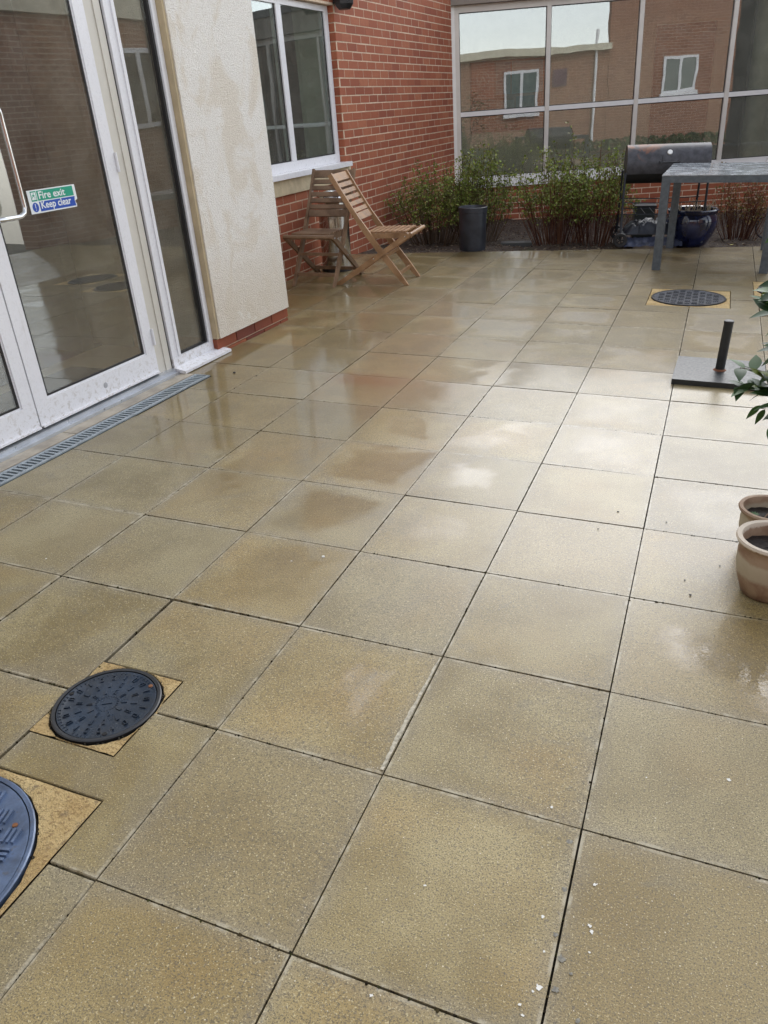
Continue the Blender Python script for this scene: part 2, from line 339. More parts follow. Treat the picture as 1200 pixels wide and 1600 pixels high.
# ------------------------------------------------------------------ frames
FL = wframe(-2.226, 4.189, 88.0, 1.6)      # door / rendered wall: x = away from camera, y = into the building
FW = wframe(-2.9, 5.4, 89.5, 1.6)          # brick wall with the window
FB = wframe(-2.9, 10.5, 20.0, 1.6)         # glazed corridor at the back
FQ = wframe(6.0, -2.0, 200.0, 1.6)         # building behind the camera (faces the corridor)
FR = wframe(4.45, 13.0, -88.0, 1.6)        # short wall on the right
bedy = lambda x: 7.455+.238*x              # edge between paving and planting bed
wally = lambda x: 10.5+math.tan(R(20))*(x+2.9)

# ------------------------------------------------------------------ paving
U = {-4: -1.803, -3: -1.347, -2: -.897, -1: -.446, 0: -.001, 1: .449}
V = {0: -.001, 1: .45, 2: .902, 3: 1.356, 4: 1.802, 5: 2.245, 6: 2.693, 7: 3.151, 8: 3.592, 9: 4.042, 10: 4.51, 11: 4.959}
for i in list(range(-7, -4)) + list(range(2, 11)): U[i] = i*.4495
for j in list(range(-8, 0)) + list(range(12, 22)): V[j] = j*.4505
paving = link('paving', BM().poly([(-12, -14), (14, -14), (14, bedy(14)), (-12, bedy(-12))], -.06, -.022).mesh('paving', M_bed), kind='structure')
def clip(poly, a, b, c):   # keep a*x+b*y<=c
    out = []
    for k in range(len(poly)):
        p, q = poly[k], poly[(k+1) % len(poly)]; dp, dq = a*p[0]+b*p[1]-c, a*q[0]+b*q[1]-c
        if dp <= 0: out.append(p)
        if dp*dq < 0:
            t = dp/(dp-dq); out.append((p[0]+t*(q[0]-p[0]), p[1]+t*(q[1]-p[1])))
    return out
HOLES = [(-.905, -.634, .287, .579), (-1.20, -.568, -.40, .170), (.155, .716, 5.14, 5.69), (.872, 1.45, 5.50, 6.07)]
es_l = (math.sin(R(2)), math.cos(R(2)))
def loc_line(off):  # world line parallel to the door wall at 'off' in front of the pillar plinth -> (a,b,c) for keep right side
    nx, ny = math.cos(R(2)), -math.sin(R(2)); px, py = -2.226+nx*off, 4.189+ny*off
    return (-nx, -ny, -(nx*px+ny*py))
beyond = BM(); nrng = random.Random(3)
def slab_bm(bm, x0, x1, y0, y1, cx, cy, z1, tilt):
    """cell-decomposed slab so that square surrounds can be notched out of it"""
    cuts = [h for h in HOLES if h[0] < x1 and h[1] > x0 and h[2] < y1 and h[3] > y0]
    if cuts:
        xs = sorted({x0, x1} | {v for h in cuts for v in h[:2] if x0 < v < x1}); ys = sorted({y0, y1} | {v for h in cuts for v in h[2:] if y0 < v < y1})
        vt = {}
        def gv(x, y):
            if (x, y) not in vt: vt[(x, y)] = bm.b.verts.new((x-cx, y-cy, z1))
            return vt[(x, y)]
        fs = []
        for xa, xb in zip(xs, xs[1:]):
            for ya, yb in zip(ys, ys[1:]):
                mx, my = (xa+xb)/2, (ya+yb)/2
                if any(h[0] < mx < h[1] and h[2] < my < h[3] for h in cuts): continue
                if xb-xa < .012 or yb-ya < .012: continue
                fs.append(bm.b.faces.new((gv(xa, ya), gv(xb, ya), gv(xb, yb), gv(xa, yb))))
        if not fs: return False
        r = bmesh.ops.extrude_face_region(bm.b, geom=fs)
        for v in r['geom']:
            if isinstance(v, bmesh.types.BMVert): v.co.z -= .03
        bmesh.ops.recalc_face_normals(bm.b, faces=bm.b.faces)
        bmesh.ops.dissolve_limit(bm.b, angle_limit=R(1), verts=bm.b.verts, edges=bm.b.edges)
        return True
    P = [(x0, y0), (x1, y0), (x1, y1), (x0, y1)]
    P = clip(P, -.238, 1, 7.455-.004)
    if x0 < -1.8 and y0 < 2.6: P = clip(P, *loc_line(.219))
    elif x0 < -1.8 and y0 < 2.9:
        Q = clip(clip(P, *loc_line(.219)), 0, 1, 2.918)
        if len(Q) > 2: bm.poly([(a-cx, b-cy) for a, b in Q], -.03, z1)
        P = clip(clip(P, *loc_line(.015)), 0, -1, -2.919)
    elif x0 < -1.8 and y0 < 4.0: P = clip(P, *loc_line(.003))
    P = clip(P, -1, 0, 2.895)
    if len(P) < 3: return False
    A = abs(sum(P[k][0]*P[(k+1) % len(P)][1]-P[(k+1) % len(P)][0]*P[k][1] for k in range(len(P))))/2
    if A < .002: return False
    bm.poly([(a-cx, b-cy) for a, b in P], -.03, z1)
    return True
for i in range(-7, 10):
    for j in range(-6, 21):
        g = nrng.uniform(.0018, .0028)
        x0, x1, y0, y1 = U[i]+g, U[i+1]-nrng.uniform(.0014, .0026), V[j]+g, V[j+1]-nrng.uniform(.0014, .0026)
        cx, cy = (x0+x1)/2, (y0+y1)/2
        seen = (-7 <= i <= 3) and (-2 <= j <= 18)
        # the pieces that hide behind the rendered wall or below the door are left out
        if cx < -2.26 and cy < 4.1 and i < -5: continue
        z = nrng.uniform(-.0012, .0012); tl = (nrng.uniform(-.0035, .0035), nrng.uniform(-.0035, .0035))
        if seen:
            bm = BM()
            if not slab_bm(bm, x0, x1, y0, y1, cx, cy, 0, tl): bm.b.free(); continue
            bm.bevel(.0022, 1, 50)
            M = Matrix.Translation((cx, cy, z-.0005)) @ Matrix.Rotation(tl[0], 4, 'X') @ Matrix.Rotation(tl[1], 4, 'Y')
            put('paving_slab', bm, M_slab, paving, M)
        else:
            P = clip([(x0, y0), (x1, y0), (x1, y1), (x0, y1)], -.238, 1, 7.45)
            if len(P) > 2: beyond.poly(P, -.03, 0)
o = put('paving_slab', beyond, M_slab, paving, kind='stuff')
for k, (x, y, rx, ry) in enumerate([(.40, -.06, .012, .010), (.435, -.30, .008, .012), (.36, -.43, .013, .012), (.42, -.17, .007, .009), (.52, -.13, .011, .009), (.55, -.2, .006, .007), (.24, -.52, .012, .010), (.22, -.2, .009, .007), (-.56, .68, .007, .004), (.62, .2, .008, .004), (.33, -.58, .010, .006), (.47, -.40, .012, .010)]):
    pass
# bird droppings and lichen discs on the front slabs
M_drop = plain('dropping_white', (.70, .69, .64), .8); M_lich = plain('lichen_grey', (.20, .19, .16), .85, var=.3, scale=140)
def splat(x, y, r, mat, name):
    bm = BM(); n = 19; P = []; sx, sy = random.uniform(.6, 1), random.uniform(.6, 1); sd0 = random.random()*50
    for k in range(n):
        a = 2*math.pi*k/n; q = r*(.85+.7*noise.noise(Vector((math.cos(a)*1.8+sd0, math.sin(a)*1.8, 0)))); P.append((q*sx*math.cos(a), q*sy*math.sin(a)))
    bm.poly(P, .0, .0003); put(name, bm, mat, paving, T(x, y, .0009, random.uniform(0, 180)))
for x, y, r in [(.432, .094, .0085), (.424, .083, .004), (.412, .226, .0055), (.502, .227, .0062), (.497, .238, .004), (.494, .327, .005), (.408, .054, .0045), (.416, .038, .0036), (.379, .485, .006), (.733, .691, .0055), (.504, .186, .003), (.428, .16, .003), (.183, .213, .0035), (.165, -.02, .004), (-.643, 1.223, .004), (-1.479, .973, .004), (.562, .638, .0025)]: splat(x, y, r, M_drop, 'dropping')
for x, y, r in [(.431, .409, .010), (.459, .157, .0075), (.46, .099, .008), (.48, .136, .0065), (.44, .297, .008), (.504, .061, .0064), (.441, .199, .006)]: splat(x, y, r, M_lich, 'lichen_spot')
# dirt and moss packed in the joints, spilling over the slab edges here and there
jb = BM(); jr = random.Random(11)
def clod(x, y, r, z=-.0025):
    n = jr.randrange(5, 8); q = [(x+r*jr.uniform(.5, 1.2)*math.cos(6.283*k/n), y+r*jr.uniform(.5, 1.2)*math.sin(6.283*k/n)) for k in range(n)]
    jb.poly(q, z-.004, z+jr.uniform(0, .0035))
for j in range(-1, 7):
    for i_ in range(-5, 3):
        dens = .55+.45*jr.random()
        for k in range(int(46*dens)):
            if noise.noise(Vector((i_*3.1+k*.11, j*5.7, 1))) < -.12: continue
            clod(U[i_]+(U[i_+1]-U[i_])*jr.random(), V[j]+jr.gauss(0, .0012), jr.uniform(.0014, .0040))
            if k % 2: clod(U[i_]+jr.gauss(0, .0010), V[j]+(V[j+1]-V[j])*jr.random(), jr.uniform(.0012, .0034))
me = jb.mesh('joint_dirt', leaf_mat('joint_dirt', [(.03, .022, .012), (.06, .045, .022), (.05, .05, .018), (.02, .015, .01)], .9, .1)); rndattr(me, 8); link('joint_dirt', me, paving, kind='stuff')
# lime bloom along one joint
bm = BM(); prev = None; N = 150
for k in range(N+1):
    yy = .462+.86*k/N; e = noise.noise(Vector((yy*22, 1, 0)))+.6*noise.noise(Vector((yy*70, 4, 0)))
    wd = (.0075*math.exp(-((yy-.62)/.22)**2)+.0028)*(1+.55*e); wd = max(.0006, wd)
    if abs(yy-.9) < .006: wd = .0002
    cur = (bm.b.verts.new((-.0042-wd, yy, .0010)), bm.b.verts.new((-.0040, yy, .0012)))
    if prev: bm.b.faces.new((prev[0], prev[1], cur[1], cur[0]))
    prev = cur
put('lime_bloom', bm, plain('lime', (.40, .365, .28), .75, var=.35, scale=90), paving, kind='stuff')

# ------------------------------------------------------------------ planting bed
def soil_mat():
    m = NM('bark_soil'); P = m.pos(); a = m.noise(P, 38, 5, .7); b = m.noise(P, 6, 4)
    c = m.mix(m.ramp(a, .35, .7), (.030, .020, .014), (.105, .072, .05)); c = m.mix(m.ramp(b, .5, .7, 0, .5), c, (.085, .062, .045))
    m.set(Base_Color=c, Roughness=.85, Normal=m.bump(a, 1, .02)); return m.m
M_soil = soil_mat()
bm = BM(); NX, NY = 110, 46; g = []
for a in range(NX+1):
    x = -2.9+a*8.0/NX; row = []
    for b in range(NY+1):
        t = b/NY; y = bedy(x)*(1-t)+(wally(x)-.005)*t
        z = -.03-.17*t+.03*noise.noise(Vector((x*3, y*3, 0)))+.022*noise.noise(Vector((x*14, y*14, 2)))
        if b == 0: z = -.03
        row.append(bm.b.verts.new((x, y, z)))
    g.append(row)
for a in range(NX):
    for b in range(NY): bm.b.faces.new((g[a][b], g[a+1][b], g[a+1][b+1], g[a][b+1]))
put('planting_bed', bm, M_soil, smooth=True, kind='structure')
def soilz(x, y):
    t = (y-bedy(x))/(wally(x)-bedy(x)); t = max(0, min(1, t))
    return -.03-.17*t+.03*noise.noise(Vector((x*3, y*3, 0)))
bm = BM()
for k in range(5200):
    x = random.uniform(-2.85, 3.0); t = random.random()**1.3; y = bedy(x)*(1-t)+wally(x)*t
    a = random.uniform(0, 6.3); s = random.uniform(.006, .022); q = random.uniform(.2, .5)
    dx, dy = math.cos(a)*s, math.sin(a)*s; h = random.uniform(-.006, .008)
    z = soilz(x, y)+.012
    bm.face([(x-dx, y-dy, z-h), (x+dy*q, y-dx*q, z+.003), (x+dx, y+dy, z+h), (x-dy*q, y+dx*q, z+.006)])
me = bm.mesh('bark_litter', leaf_mat('bark_chip', [(.03, .018, .012), (.09, .055, .035), (.20, .14, .09), (.05, .03, .02), (.33, .27, .19)], .8, .2), fixn=False); rndattr(me, 1)
link('bark_litter', me, kind='stuff', label='dark bark chips and dead leaves strewn over the planting bed', category='litter')

# ------------------------------------------------------------------ manhole covers
def manhole(x, y, r, hole, label, mats, style, rot=0, group='manhole covers set in the paving'):
    t = thing('manhole_cover', label, 'manhole cover', T(x, y, 0, rot), group)
    iM = T(x, y, 0, rot).inverted()
    bm = BM(); N = 56
    hx0, hx1, hy0, hy1 = hole[0]+.003, hole[1]-.003, hole[2]+.003, hole[3]-.003
    inner, outer, mid_ = [], [], []
    angs = sorted([2*math.pi*k/N for k in range(N)]+[math.atan2(cy_-y, cx_-x) % (2*math.pi) for cx_ in (hx0, hx1) for cy_ in (hy0, hy1)]); N = len(angs)
    for k in range(N):
        a = angs[k]; c, s = math.cos(a), math.sin(a)
        ts = []
        if c > 1e-6: ts.append((hx1-x)/c)
        if c < -1e-6: ts.append((hx0-x)/c)
        if s > 1e-6: ts.append((hy1-y)/s)
        if s < -1e-6: ts.append((hy0-y)/s)
        d = max(min(ts), r+.0045)
        j = .0022+.0042*noise.noise(Vector((k*1.7, x*9, 0)))
        inner.append(iM @ Vector((x+c*(r+.004+j), y+s*(r+.004+j), -.0035+.001*noise.noise(Vector((k*.9, 3, 1))))))
        q = (r+.004+d)/2; mid_.append(iM @ Vector((x+c*q, y+s*q, -.001+.0025*noise.noise(Vector((k*1.3, 8, y))))))
        d2 = d-abs(.006*noise.noise(Vector((k*2.3, y*7, 2)))); outer.append(iM @ Vector((x+c*d2, y+s*d2, -.0022)))
    vi, vm, vo = ([bm.b.verts.new(p) for p in L] for L in (inner, mid_, outer))
    vb = [bm.b.verts.new(p+Vector((0, 0, -.025))) for p in inner]
    for k in range(N):
        k2 = (k+1) % N
        bm.b.faces.new((vi[k], vi[k2], vm[k2], vm[k])); bm.b.faces.new((vm[k], vm[k2], vo[k2], vo[k])); bm.b.faces.new((vb[k], vb[k2], vi[k2], vi[k]))
    me = bm.mesh('mortar_surround', M_sand, True, False); link('mortar_surround', me, t)
    ck = BM()
    for q in range(60):
        a = random.uniform(0, 6.283); rr_1 = r+random.uniform(.002, .008); n = 6; w0 = random.uniform(.001, .0032); px_, py_ = rr_1*math.cos(a), rr_1*math.sin(a)
        ck.poly([(px_+w0*random.uniform(.5, 1.2)*math.cos(1.047*e), py_+w0*random.uniform(.5, 1.2)*math.sin(1.047*e)) for e in range(n)], -.008, random.uniform(-.003, .0005))
    put('crumb', ck, M_bed, t, kind='stuff')
    put('frame', BM().lathe([(r-.006, -.03), (r+.001, .003), (r-.002, .005), (r-.010, .004), (r-.012, -.03)], 56), mats[0], t, smooth=True)
    lid = put('lid', BM().lathe([(0, .0022), (r*.5, .0020), (r-.022, .0012), (r-.020, .0022), (r-.0125, .0022), (r-.0125, -.02)], 56), mats[1], t, smooth=True)
    tr = BM()
    def rad(a, q, L, w_, h=.0022):
        M = Matrix.Rotation(a, 4, 'Z') @ Matrix.Translation((q, 0, 0)); tr.box(-L/2, L/2, -w_/2, w_/2, .0008, .0022+h, M)
    def ring(a, q, L, w_):   # a small rectangular loop
        M = Matrix.Rotation(a, 4, 'Z') @ Matrix.Translation((q, 0, 0)); e = .0016
        for b in ((-L/2, L/2, -w_/2, -w_/2+e), (-L/2, L/2, w_/2-e, w_/2), (-L/2, -L/2+e, -w_/2+e, w_/2-e), (L/2-e, L/2, -w_/2+e, w_/2-e)): tr.box(*b, .0008, .0044, M)
    if style == 'radial':
        for k in range(10): (ring if k % 3 else rad)(k*.628+.1, r*.32, .016, .006)
        for k in range(14): (ring if k % 2 else rad)(k*.449, r*.52, .017, .007)
        for k in range(20): (ring if k % 3 != 1 else rad)(k*.314+.15, r*.73, .016, .009 if k % 3 != 1 else .004)
        for k in range(60):
            if 3 < k < 50 and k % 9 != 4: rad(k*.1047, r*.855, .007, .0022, .0012)
        tr.poly([(-.012, -.006), (.014, 0), (-.012, .006)], .001, .0042)
        for k in range(26): rad(k*.2417, r*.2, .006, .0028, .0012)
    else:
        st = .047
        n = int(r/st)+1
        for a in range(-n, n+1):
            for b in range(-n, n+1):
                if math.hypot(a*st, b*st) > r-.036: continue
                hor = (a+b) % 2
                for k in (-1, 0, 1):
                    if hor: tr.box(a*st-.018, a*st+.018, b*st+k*.0120-.0030, b*st+k*.0120+.0030, .0008, .0080)
                    else: tr.box(a*st+k*.0120-.0030, a*st+k*.0120+.0030, b*st-.018, b*st+.018, .0008, .0080)
    put('tread', tr, mats[1], lid, kind='stuff')
    for k in (0, 1, 2):
        a = k*2.2+.6; put('keyhole', BM().lathe([(0, .0043), (.0055, .0040), (.0065, .0023)], 10, r*.84*math.cos(a), r*.84*math.sin(a)), M_dark if k else plain('rust_plug', (.2, .08, .03), .8), lid)
    return t
manhole(-.773, .434, .139, HOLES[0], 'small dark round manhole cover with radial raised marks in a sandy square', (M_black, M_ironB), 'radial', 20)
manhole(-.850, -.115, .258, HOLES[1], 'blue-grey basket-weave manhole cover cut off by the lower left edge of the photo', (M_ironA, M_ironA), 'weave', 14)
manhole(.430, 5.420, .255, HOLES[2], 'large grey round manhole cover lying between the metal table and the parasol base', (M_black, M_ironC), 'weave', 0)
manhole(1.155, 5.78, .255, HOLES[3], 'round manhole cover partly seen at the right edge behind the laurel leaves', (M_black, M_ironC), 'weave', 30)

# ------------------------------------------------------------------ drain channel in front of the door
t = thing('drain_channel', 'narrow galvanised slotted drain channel running along the foot of the glass doors', 'drain', FL @ T(0, 0, 0))
# local x along wall, y = -offset (towards the yard)
x0, x1, ya, yb = -4.4, -1.272, -.2125, -.107
FLi = FL.inverted()
for a, b in ((ya, ya+.019), (yb-.019, yb)):
    put('rail', BM().box(x0, x1, a, b, -.03, .002), M_galv, t, bevel=.001)
put('channel', BM().box(x0, x1, ya+.019, yb-.019, -.06, -.028), M_dark, t)
put('end_bar', BM().box(x1-.012, x1, ya+.0195, yb-.0195, -.028, .002), M_galv, t)
bar = BM().box(0, .0125, ya+.0192, yb-.0192, -.012, .0015).mesh('grate_bar', M_galv)
xx = x0+.01
while xx < x1-.03: link('grate_bar', bar, t, Matrix.Translation((xx, 0, 0))); xx += .0268
put('side_joint', BM().box(x0, x1, ya-.006, ya-.001, -.03, -.004), M_dark, t); put('side_joint', BM().box(x0, x1, yb+.001, yb+.006, -.03, -.002), M_dark, t)
for a, b in ((-4.4, -3.35), (-3.344, -2.235), (-2.229, -1.275)):
    put('threshold_slab', BM().box(a, b, -.099, -.013, -.03, .002), M_thresh, paving, FL, bevel=.002)

# ------------------------------------------------------------------ rendered building with the glass doors
rb = thing('rendered_building', 'cream pebble-rendered building with white glass doors at the left of the yard', 'building', FL)
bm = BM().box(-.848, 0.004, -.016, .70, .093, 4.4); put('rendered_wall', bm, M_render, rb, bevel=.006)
put('wall_trim', BM().box(-.868, -.8485, -.008, .12, .093, 4.4), M_trim, rb)
put('wall_core', BM().box(-.846, -.006, .012, .69, -.05, .0925), M_mortar, rb)
pb = BM().box(0, .212, 0, .10, 0, .063).bevel(.002).mesh('brick', M_plinth)
for r_, z in enumerate((-.047, .0265)):
    x = -.872 + (.11 if r_ == 0 else 0)
    if r_ == 0: put('brick', BM().box(-.872, -.766, 0, .10, z, z+.063), M_plinth, rb)
    while x+.21 < .03: link('brick', pb, rb, Matrix.Translation((x, 0, z))); x += .2215
    if x < -.02: put('brick', BM().box(x, .0, 0, .10, z, z+.063), M_plinth, rb)
put('rendered_wall', BM().box(-9, -3.22, -.016, .3, .0, 4.4), M_render, rb)
put('rendered_wall', BM().box(-3.21, -.869, .02, .3, 2.3, 4.4), M_render, rb)
put('parapet', BM().box(-9, .05, -.1, .9, 4.401, 4.6), M_white, rb)
# interior
M_int = plain('interior_wall', (.72, .69, .60), .8, var=.04); M_floor = plain('vinyl_floor', (.66, .54, .36), .4, var=.08, scale=30); M_mat = plain('entrance_mat', (.035, .035, .035), .95, scale=60)
put('interior_floor', BM().box(-8.9, -.1, .16, 5.2, -.04, .006), M_floor, rb)
put('entrance_mat', BM().box(-4.6, -1.33, .17, .79, .007, .014), M_mat, rb)
put('interior_wall', BM().box(-8.9, -.1, 5.2, 5.3, -.04, 2.6), M_int, rb)
put('interior_wall', BM().box(-.86, -.46, 1.56, 5.19, -.04, 2.6), M_int, rb); put('interior_wall', BM().box(-2.6, -.861, 1.56, 1.62, .0, 2.6), M_int, rb)
put('interior_wall', BM().box(-.845, -.75, .701, 1.559, -.04, 2.6), M_int, rb)
put('skirting', BM().box(-2.6, -.87, 1.54, 1.559, .006, .07), plain('skirting', (.10, .09, .08), .5), rb)
put('interior_ceiling', BM().box(-8.9, -.1, .31, 5.2, 2.6, 2.7), M_int, rb)
put('end_wall', BM().box(-9, -8.9, .3, 5.3, 0, 4.4), M_render, rb); put('back_wall', BM().box(-9, 0, 5.31, 5.4, 0, 4.4), M_render, rb)
put('roof', BM().box(-9, 0, .31, 5.3, 4.2, 4.39), M_gasket, rb)
# doors
DY = Matrix.Translation((0, -.065, 0)); M_cream = plain('cream_jamb', (.62, .59, .52), .45, var=.03)
def leaf(x0, x1, gx0, gx1, top=2.16, handle=None):
    d = put('door', BM().box(x0, x1, .10, .145, .050, .168).box(x0, x1, .10, .145, top-.09, top).box(x0, gx0, .10, .145, .1681, top-.0901).box(gx1, x1, .10, .145, .1681, top-.0901), M_white, rb, DY, bevel=.0025)
    put('glazing_bead', BM().box(gx0+.0005, gx1-.0005, .106, .125, .1685, .176).box(gx0+.0005, gx0+.008, .106, .125, .1765, top-.0906).box(gx1-.008, gx1-.0005, .106, .125, .1765, top-.0906), M_white, d)
    put('gasket', BM().box(gx0+.0085, gx1-.0085, .1085, .1215, .1765, .185).box(gx0+.0085, gx0+.018, .1085, .1215, .1855, top-.0906).box(gx1-.018, gx1-.0085, .1085, .1215, .1855, top-.0906), M_gasket, d)
    put('pane', BM().box(gx0+.0182, gx1-.0182, .112, .118, .1852, top-.0908), M_glass, d)
    put('bottom_drip', BM().box(x0+.004, x1-.004, .088, .0995, .046, .056), M_white, d)
    return d
d1 = leaf(-2.300, -1.408, -2.224, -1.480)
d2 = leaf(-3.200, -2.308, -3.13, -2.377)
put('cover_cap', BM().lathe([(0, .0015), (.013, .0012), (.015, 0)], 20, M=Matrix.Translation((-1.835, .0997, .108)) @ Matrix.Rotation(R(90), 4, 'X')), plain('grey_cap', (.42, .42, .44), .5), d1)
def pull(d, xb, xs, z0, z1):
    pts = [(xs, .10, z0), (xs, .045, z0), (xs+(xb-xs)*.15, .035, z0)]
    pts = [(xs, .10, z0), (xs, .06, z0), (xs, .04, z0), (xs+(xb-xs)*.2, .034, z0), (xs+(xb-xs)*.75, .034, z0), (xs+(xb-xs)*.94, .034, z0+.012), (xb, .034, z0+.035)]
    pts += [(xb, .034, z) for z in (z0+.1, (z0+z1)/2, z1-.1)]
    pts += [(xb, .034, z1-.035), (xs+(xb-xs)*.94, .034, z1-.012), (xs+(xb-xs)*.75, .034, z1), (xs+(xb-xs)*.2, .034, z1), (xs, .04, z1), (xs, .06, z1), (xs, .10, z1)]
    put('handle', BM().tube(pts, .0105, 12), M_steel, d, smooth=True)
for z_ in (.25, 1.15, 1.95): put('hinge', BM().tube([(-1.405, .093, z_-.045), (-1.405, .093, z_+.045)], .007, 10), M_white, d1, smooth=True)
pull(d1, -2.118, -2.262, .985, 1.42)
for nm, args in (('jamb', (-1.401, -1.335, .112, .17, .02, 2.2)), ('jamb', (-1.334, -1.288, .106, .17, .02, 2.2)), ('jamb', (-3.27, -3.207, .085, .16, .02, 2.2)), ('door_head', (-3.27, -1.288, .085, .16, 2.201, 2.30))):
    put(nm, BM().box(*args), M_cream if args[0] > -1.402 else M_white, rb, DY, bevel=.003)
put('jamb_seal', BM().box(-1.287, -1.276, .11, .15, .02, 2.2), M_gasket, rb, DY); put('jamb_seal', BM().box(-1.4075, -1.4015, .115, .15, .02, 2.2), M_gasket, rb, DY)
put('door_sill', BM().box(-3.25, -1.29, -.012, .10, -.02, .016).box(-3.25, -1.29, .012, .10, .0162, .034), M_alu, rb, bevel=.001)
w_ = put('side_window', BM().box(-1.275, -.870, .095, .15, .030, .088).box(-1.275, -1.203, .095, .15, .0885, 2.25).box(-.918, -.870, .095, .15, .0885, 2.25).box(-1.275, -.870, .095, .15, 2.2505, 2.30), M_white, rb, DY, bevel=.003)
put('frame_step', BM().box(-1.2749, -1.252, .1005, .15, .0, .0295).box(-1.225, -1.2035, .088, .0945, .089, 2.25).box(-.9175, -.900, .088, .0945, .089, 2.25), M_white, w_)
put('gasket', BM().box(-1.2025, -.9185, .105, .135, .089, .096).box(-1.2025, -1.196, .105, .135, .0962, 2.25).box(-.934, -.9185, .100, .135, .0962, 2.25), M_gasket, w_)
put('pane', BM().box(-1.1958, -.9342, .122, .128, .0964, 2.249), M_glass, w_)
s_ = BM()
sv_ = [s_.b.verts.new(c) for c in ((-1.285, .012, .004), (-.808, .012, .004), (-.808, .012, .019), (-1.285, .012, .019), (-1.285, .094, .004), (-.808, .094, .004), (-.808, .094, .034), (-1.285, .094, .034))]
for f in ((0,1,2,3),(5,4,7,6),(3,2,6,7),(0,4,5,1),(0,3,7,4),(1,5,6,2)): s_.b.faces.new([sv_[i] for i in f])
put('sill', s_, M_white, w_, bevel=.0015)
# sign stuck to the door glass
M_green = plain('sign_green', (.012, .32, .20), .4, var=.04); M_blue = plain('sign_blue', (.015, .075, .42), .4, var=.04); M_sgw = plain('sign_white', (.80, .84, .84), .4, var=.03)
sg = thing('fire_exit_sign', 'green and blue safety sticker reading Fire exit Keep clear on the door glass', 'sign', FL @ Matrix.Translation((-2.017, .0465, .978)))
put('backing', BM().face([(0, 0, 0), (.288, 0, 0), (.290, 0, .012), (.283, 0, .028), (.300, 0, .034), (.300, 0, .1), (0, 0, .1)]), M_sgw, sg)
def flat(name, x0_, x1_, z0_, z1_, y, mat, par, extra=None): return put(name, BM().face(extra or [(x0_, y, z0_), (x1_, y, z0_), (x1_, y, z1_), (x0_, y, z1_)]), mat, par)
flat('green_panel', .056, .283, .052, .095, -.0006, M_green, sg); flat('green_panel', .018, .052, .052, .095, -.0006, M_green, sg)
flat('blue_panel', 0, 0, 0, 0, -.0006, M_blue, sg, [(.058, -.0006, .006), (.284, -.0006, .006), (.281, -.0006, .03), (.286, -.0006, .048), (.058, -.0006, .048)])
put('blue_disc', BM().face([(.032+.019*math.cos(k*.314), -.0006, .0265+.0205*math.sin(k*.314)) for k in range(20)]), M_blue, sg)
flat('exclamation_mark', .0302, .0338, .022, .042, -.0011, M_sgw, sg); flat('exclamation_mark', .0302, .0338, .013, .017, -.0011, M_sgw, sg)
bm = BM(); bm.face([(.022, -.0011, .058), (.048, -.0011, .058), (.048, -.0011, .090), (.022, -.0011, .090)]); put('pictogram', bm, M_sgw, sg)
bm = BM()
for q in ([(.034, .084), (.038, .084), (.038, .088), (.034, .088)], [(.031, .072), (.037, .073), (.036, .083), (.030, .081)], [(.030, .080), (.025, .076), (.026, .074), (.031, .077)], [(.036, .082), (.042, .077), (.041, .075), (.035, .078)], [(.031, .073), (.026, .066), (.023, .066), (.028, .074)], [(.034, .073), (.040, .068), (.036, .061), (.038, .060), (.043, .068), (.037, .074)]):
    bm.face([(a, -.0016, b) for a, b in q])
put('running_figure', bm, M_green, sg)
def text(body, size, M, mat, par, name='lettering', off=.0, ext=0, sx=1):
    cu = bpy.data.curves.new('t', 'FONT'); cu.body = body; cu.size = size; cu.offset = off; cu.extrude = ext; cu.resolution_u = 3
    o = bpy.data.objects.new('t', cu); COL.objects.link(o); bpy.context.view_layer.update()
    me = bpy.data.meshes.new_from_object(o.evaluated_get(bpy.context.evaluated_depsgraph_get())); bpy.data.objects.remove(o); me.name = name; me.materials.clear(); me.materials.append(mat)
    return link(name, me, par, M @ Matrix.Rotation(R(90), 4, 'X') @ Matrix.Scale(sx, 4, (1, 0, 0)))
text('Fire exit', .044, Matrix.Translation((.062, -.0012, .060)), M_sgw, sg, off=.0008, sx=1.12)
text('Keep clear', .044, Matrix.Translation((.064, -.0012, .018)), M_sgw, sg, off=.0008, sx=1.0)

# ------------------------------------------------------------------ brick building with the left window
bb = thing('brick_building', 'red brick wall with a white two-pane window behind the folding chairs', 'building', FW)
WX1 = 4.97; WTOP = 3.9
wx0, wx1, wz0, wz1 = -1.3, 1.475, .805, 2.145     # window opening
put('mortar_wall', BM().box(-1.3, wx1+.002, .0012, .3, -.5, .69).box(-1.3, wx1, .0012, .3, 2.15, WTOP).box(wx1+.0022, WX1, .0012, .3, -.5, WTOP), M_mortar, bb)
bricks = []
row = 0; z = -.045-4*.0738
while z < WTOP-.07:
    off = 0 if row % 2 else .1125
    x = -.75-off
    while x < WX1:
        a, b = max(x, -.7), min(x+.215, WX1)
        zt = z+.065
        segs = [(a, b)]
        if zt > .685 and z < 2.15:     # beside the window / stone sill
            lim = 1.535 if z < .80 else wx1
            segs = [(max(a, lim), b)] if b > lim+.02 else []
        for a2, b2 in segs:
            if b2-a2 > .03: bricks.append((a2, b2, z))
        x += .225
    z += .0738; row += 1
vis = [b for b in bricks if b[2] < 2.4 and b[0] > -.4]
vis.sort(key=lambda b: (b[0]+5.4)**2+0*b[2]); top_ids = set(map(tuple, vis[:292]))
M1 = {}
bs = BM(); rg = random.Random(5); cnt = 0
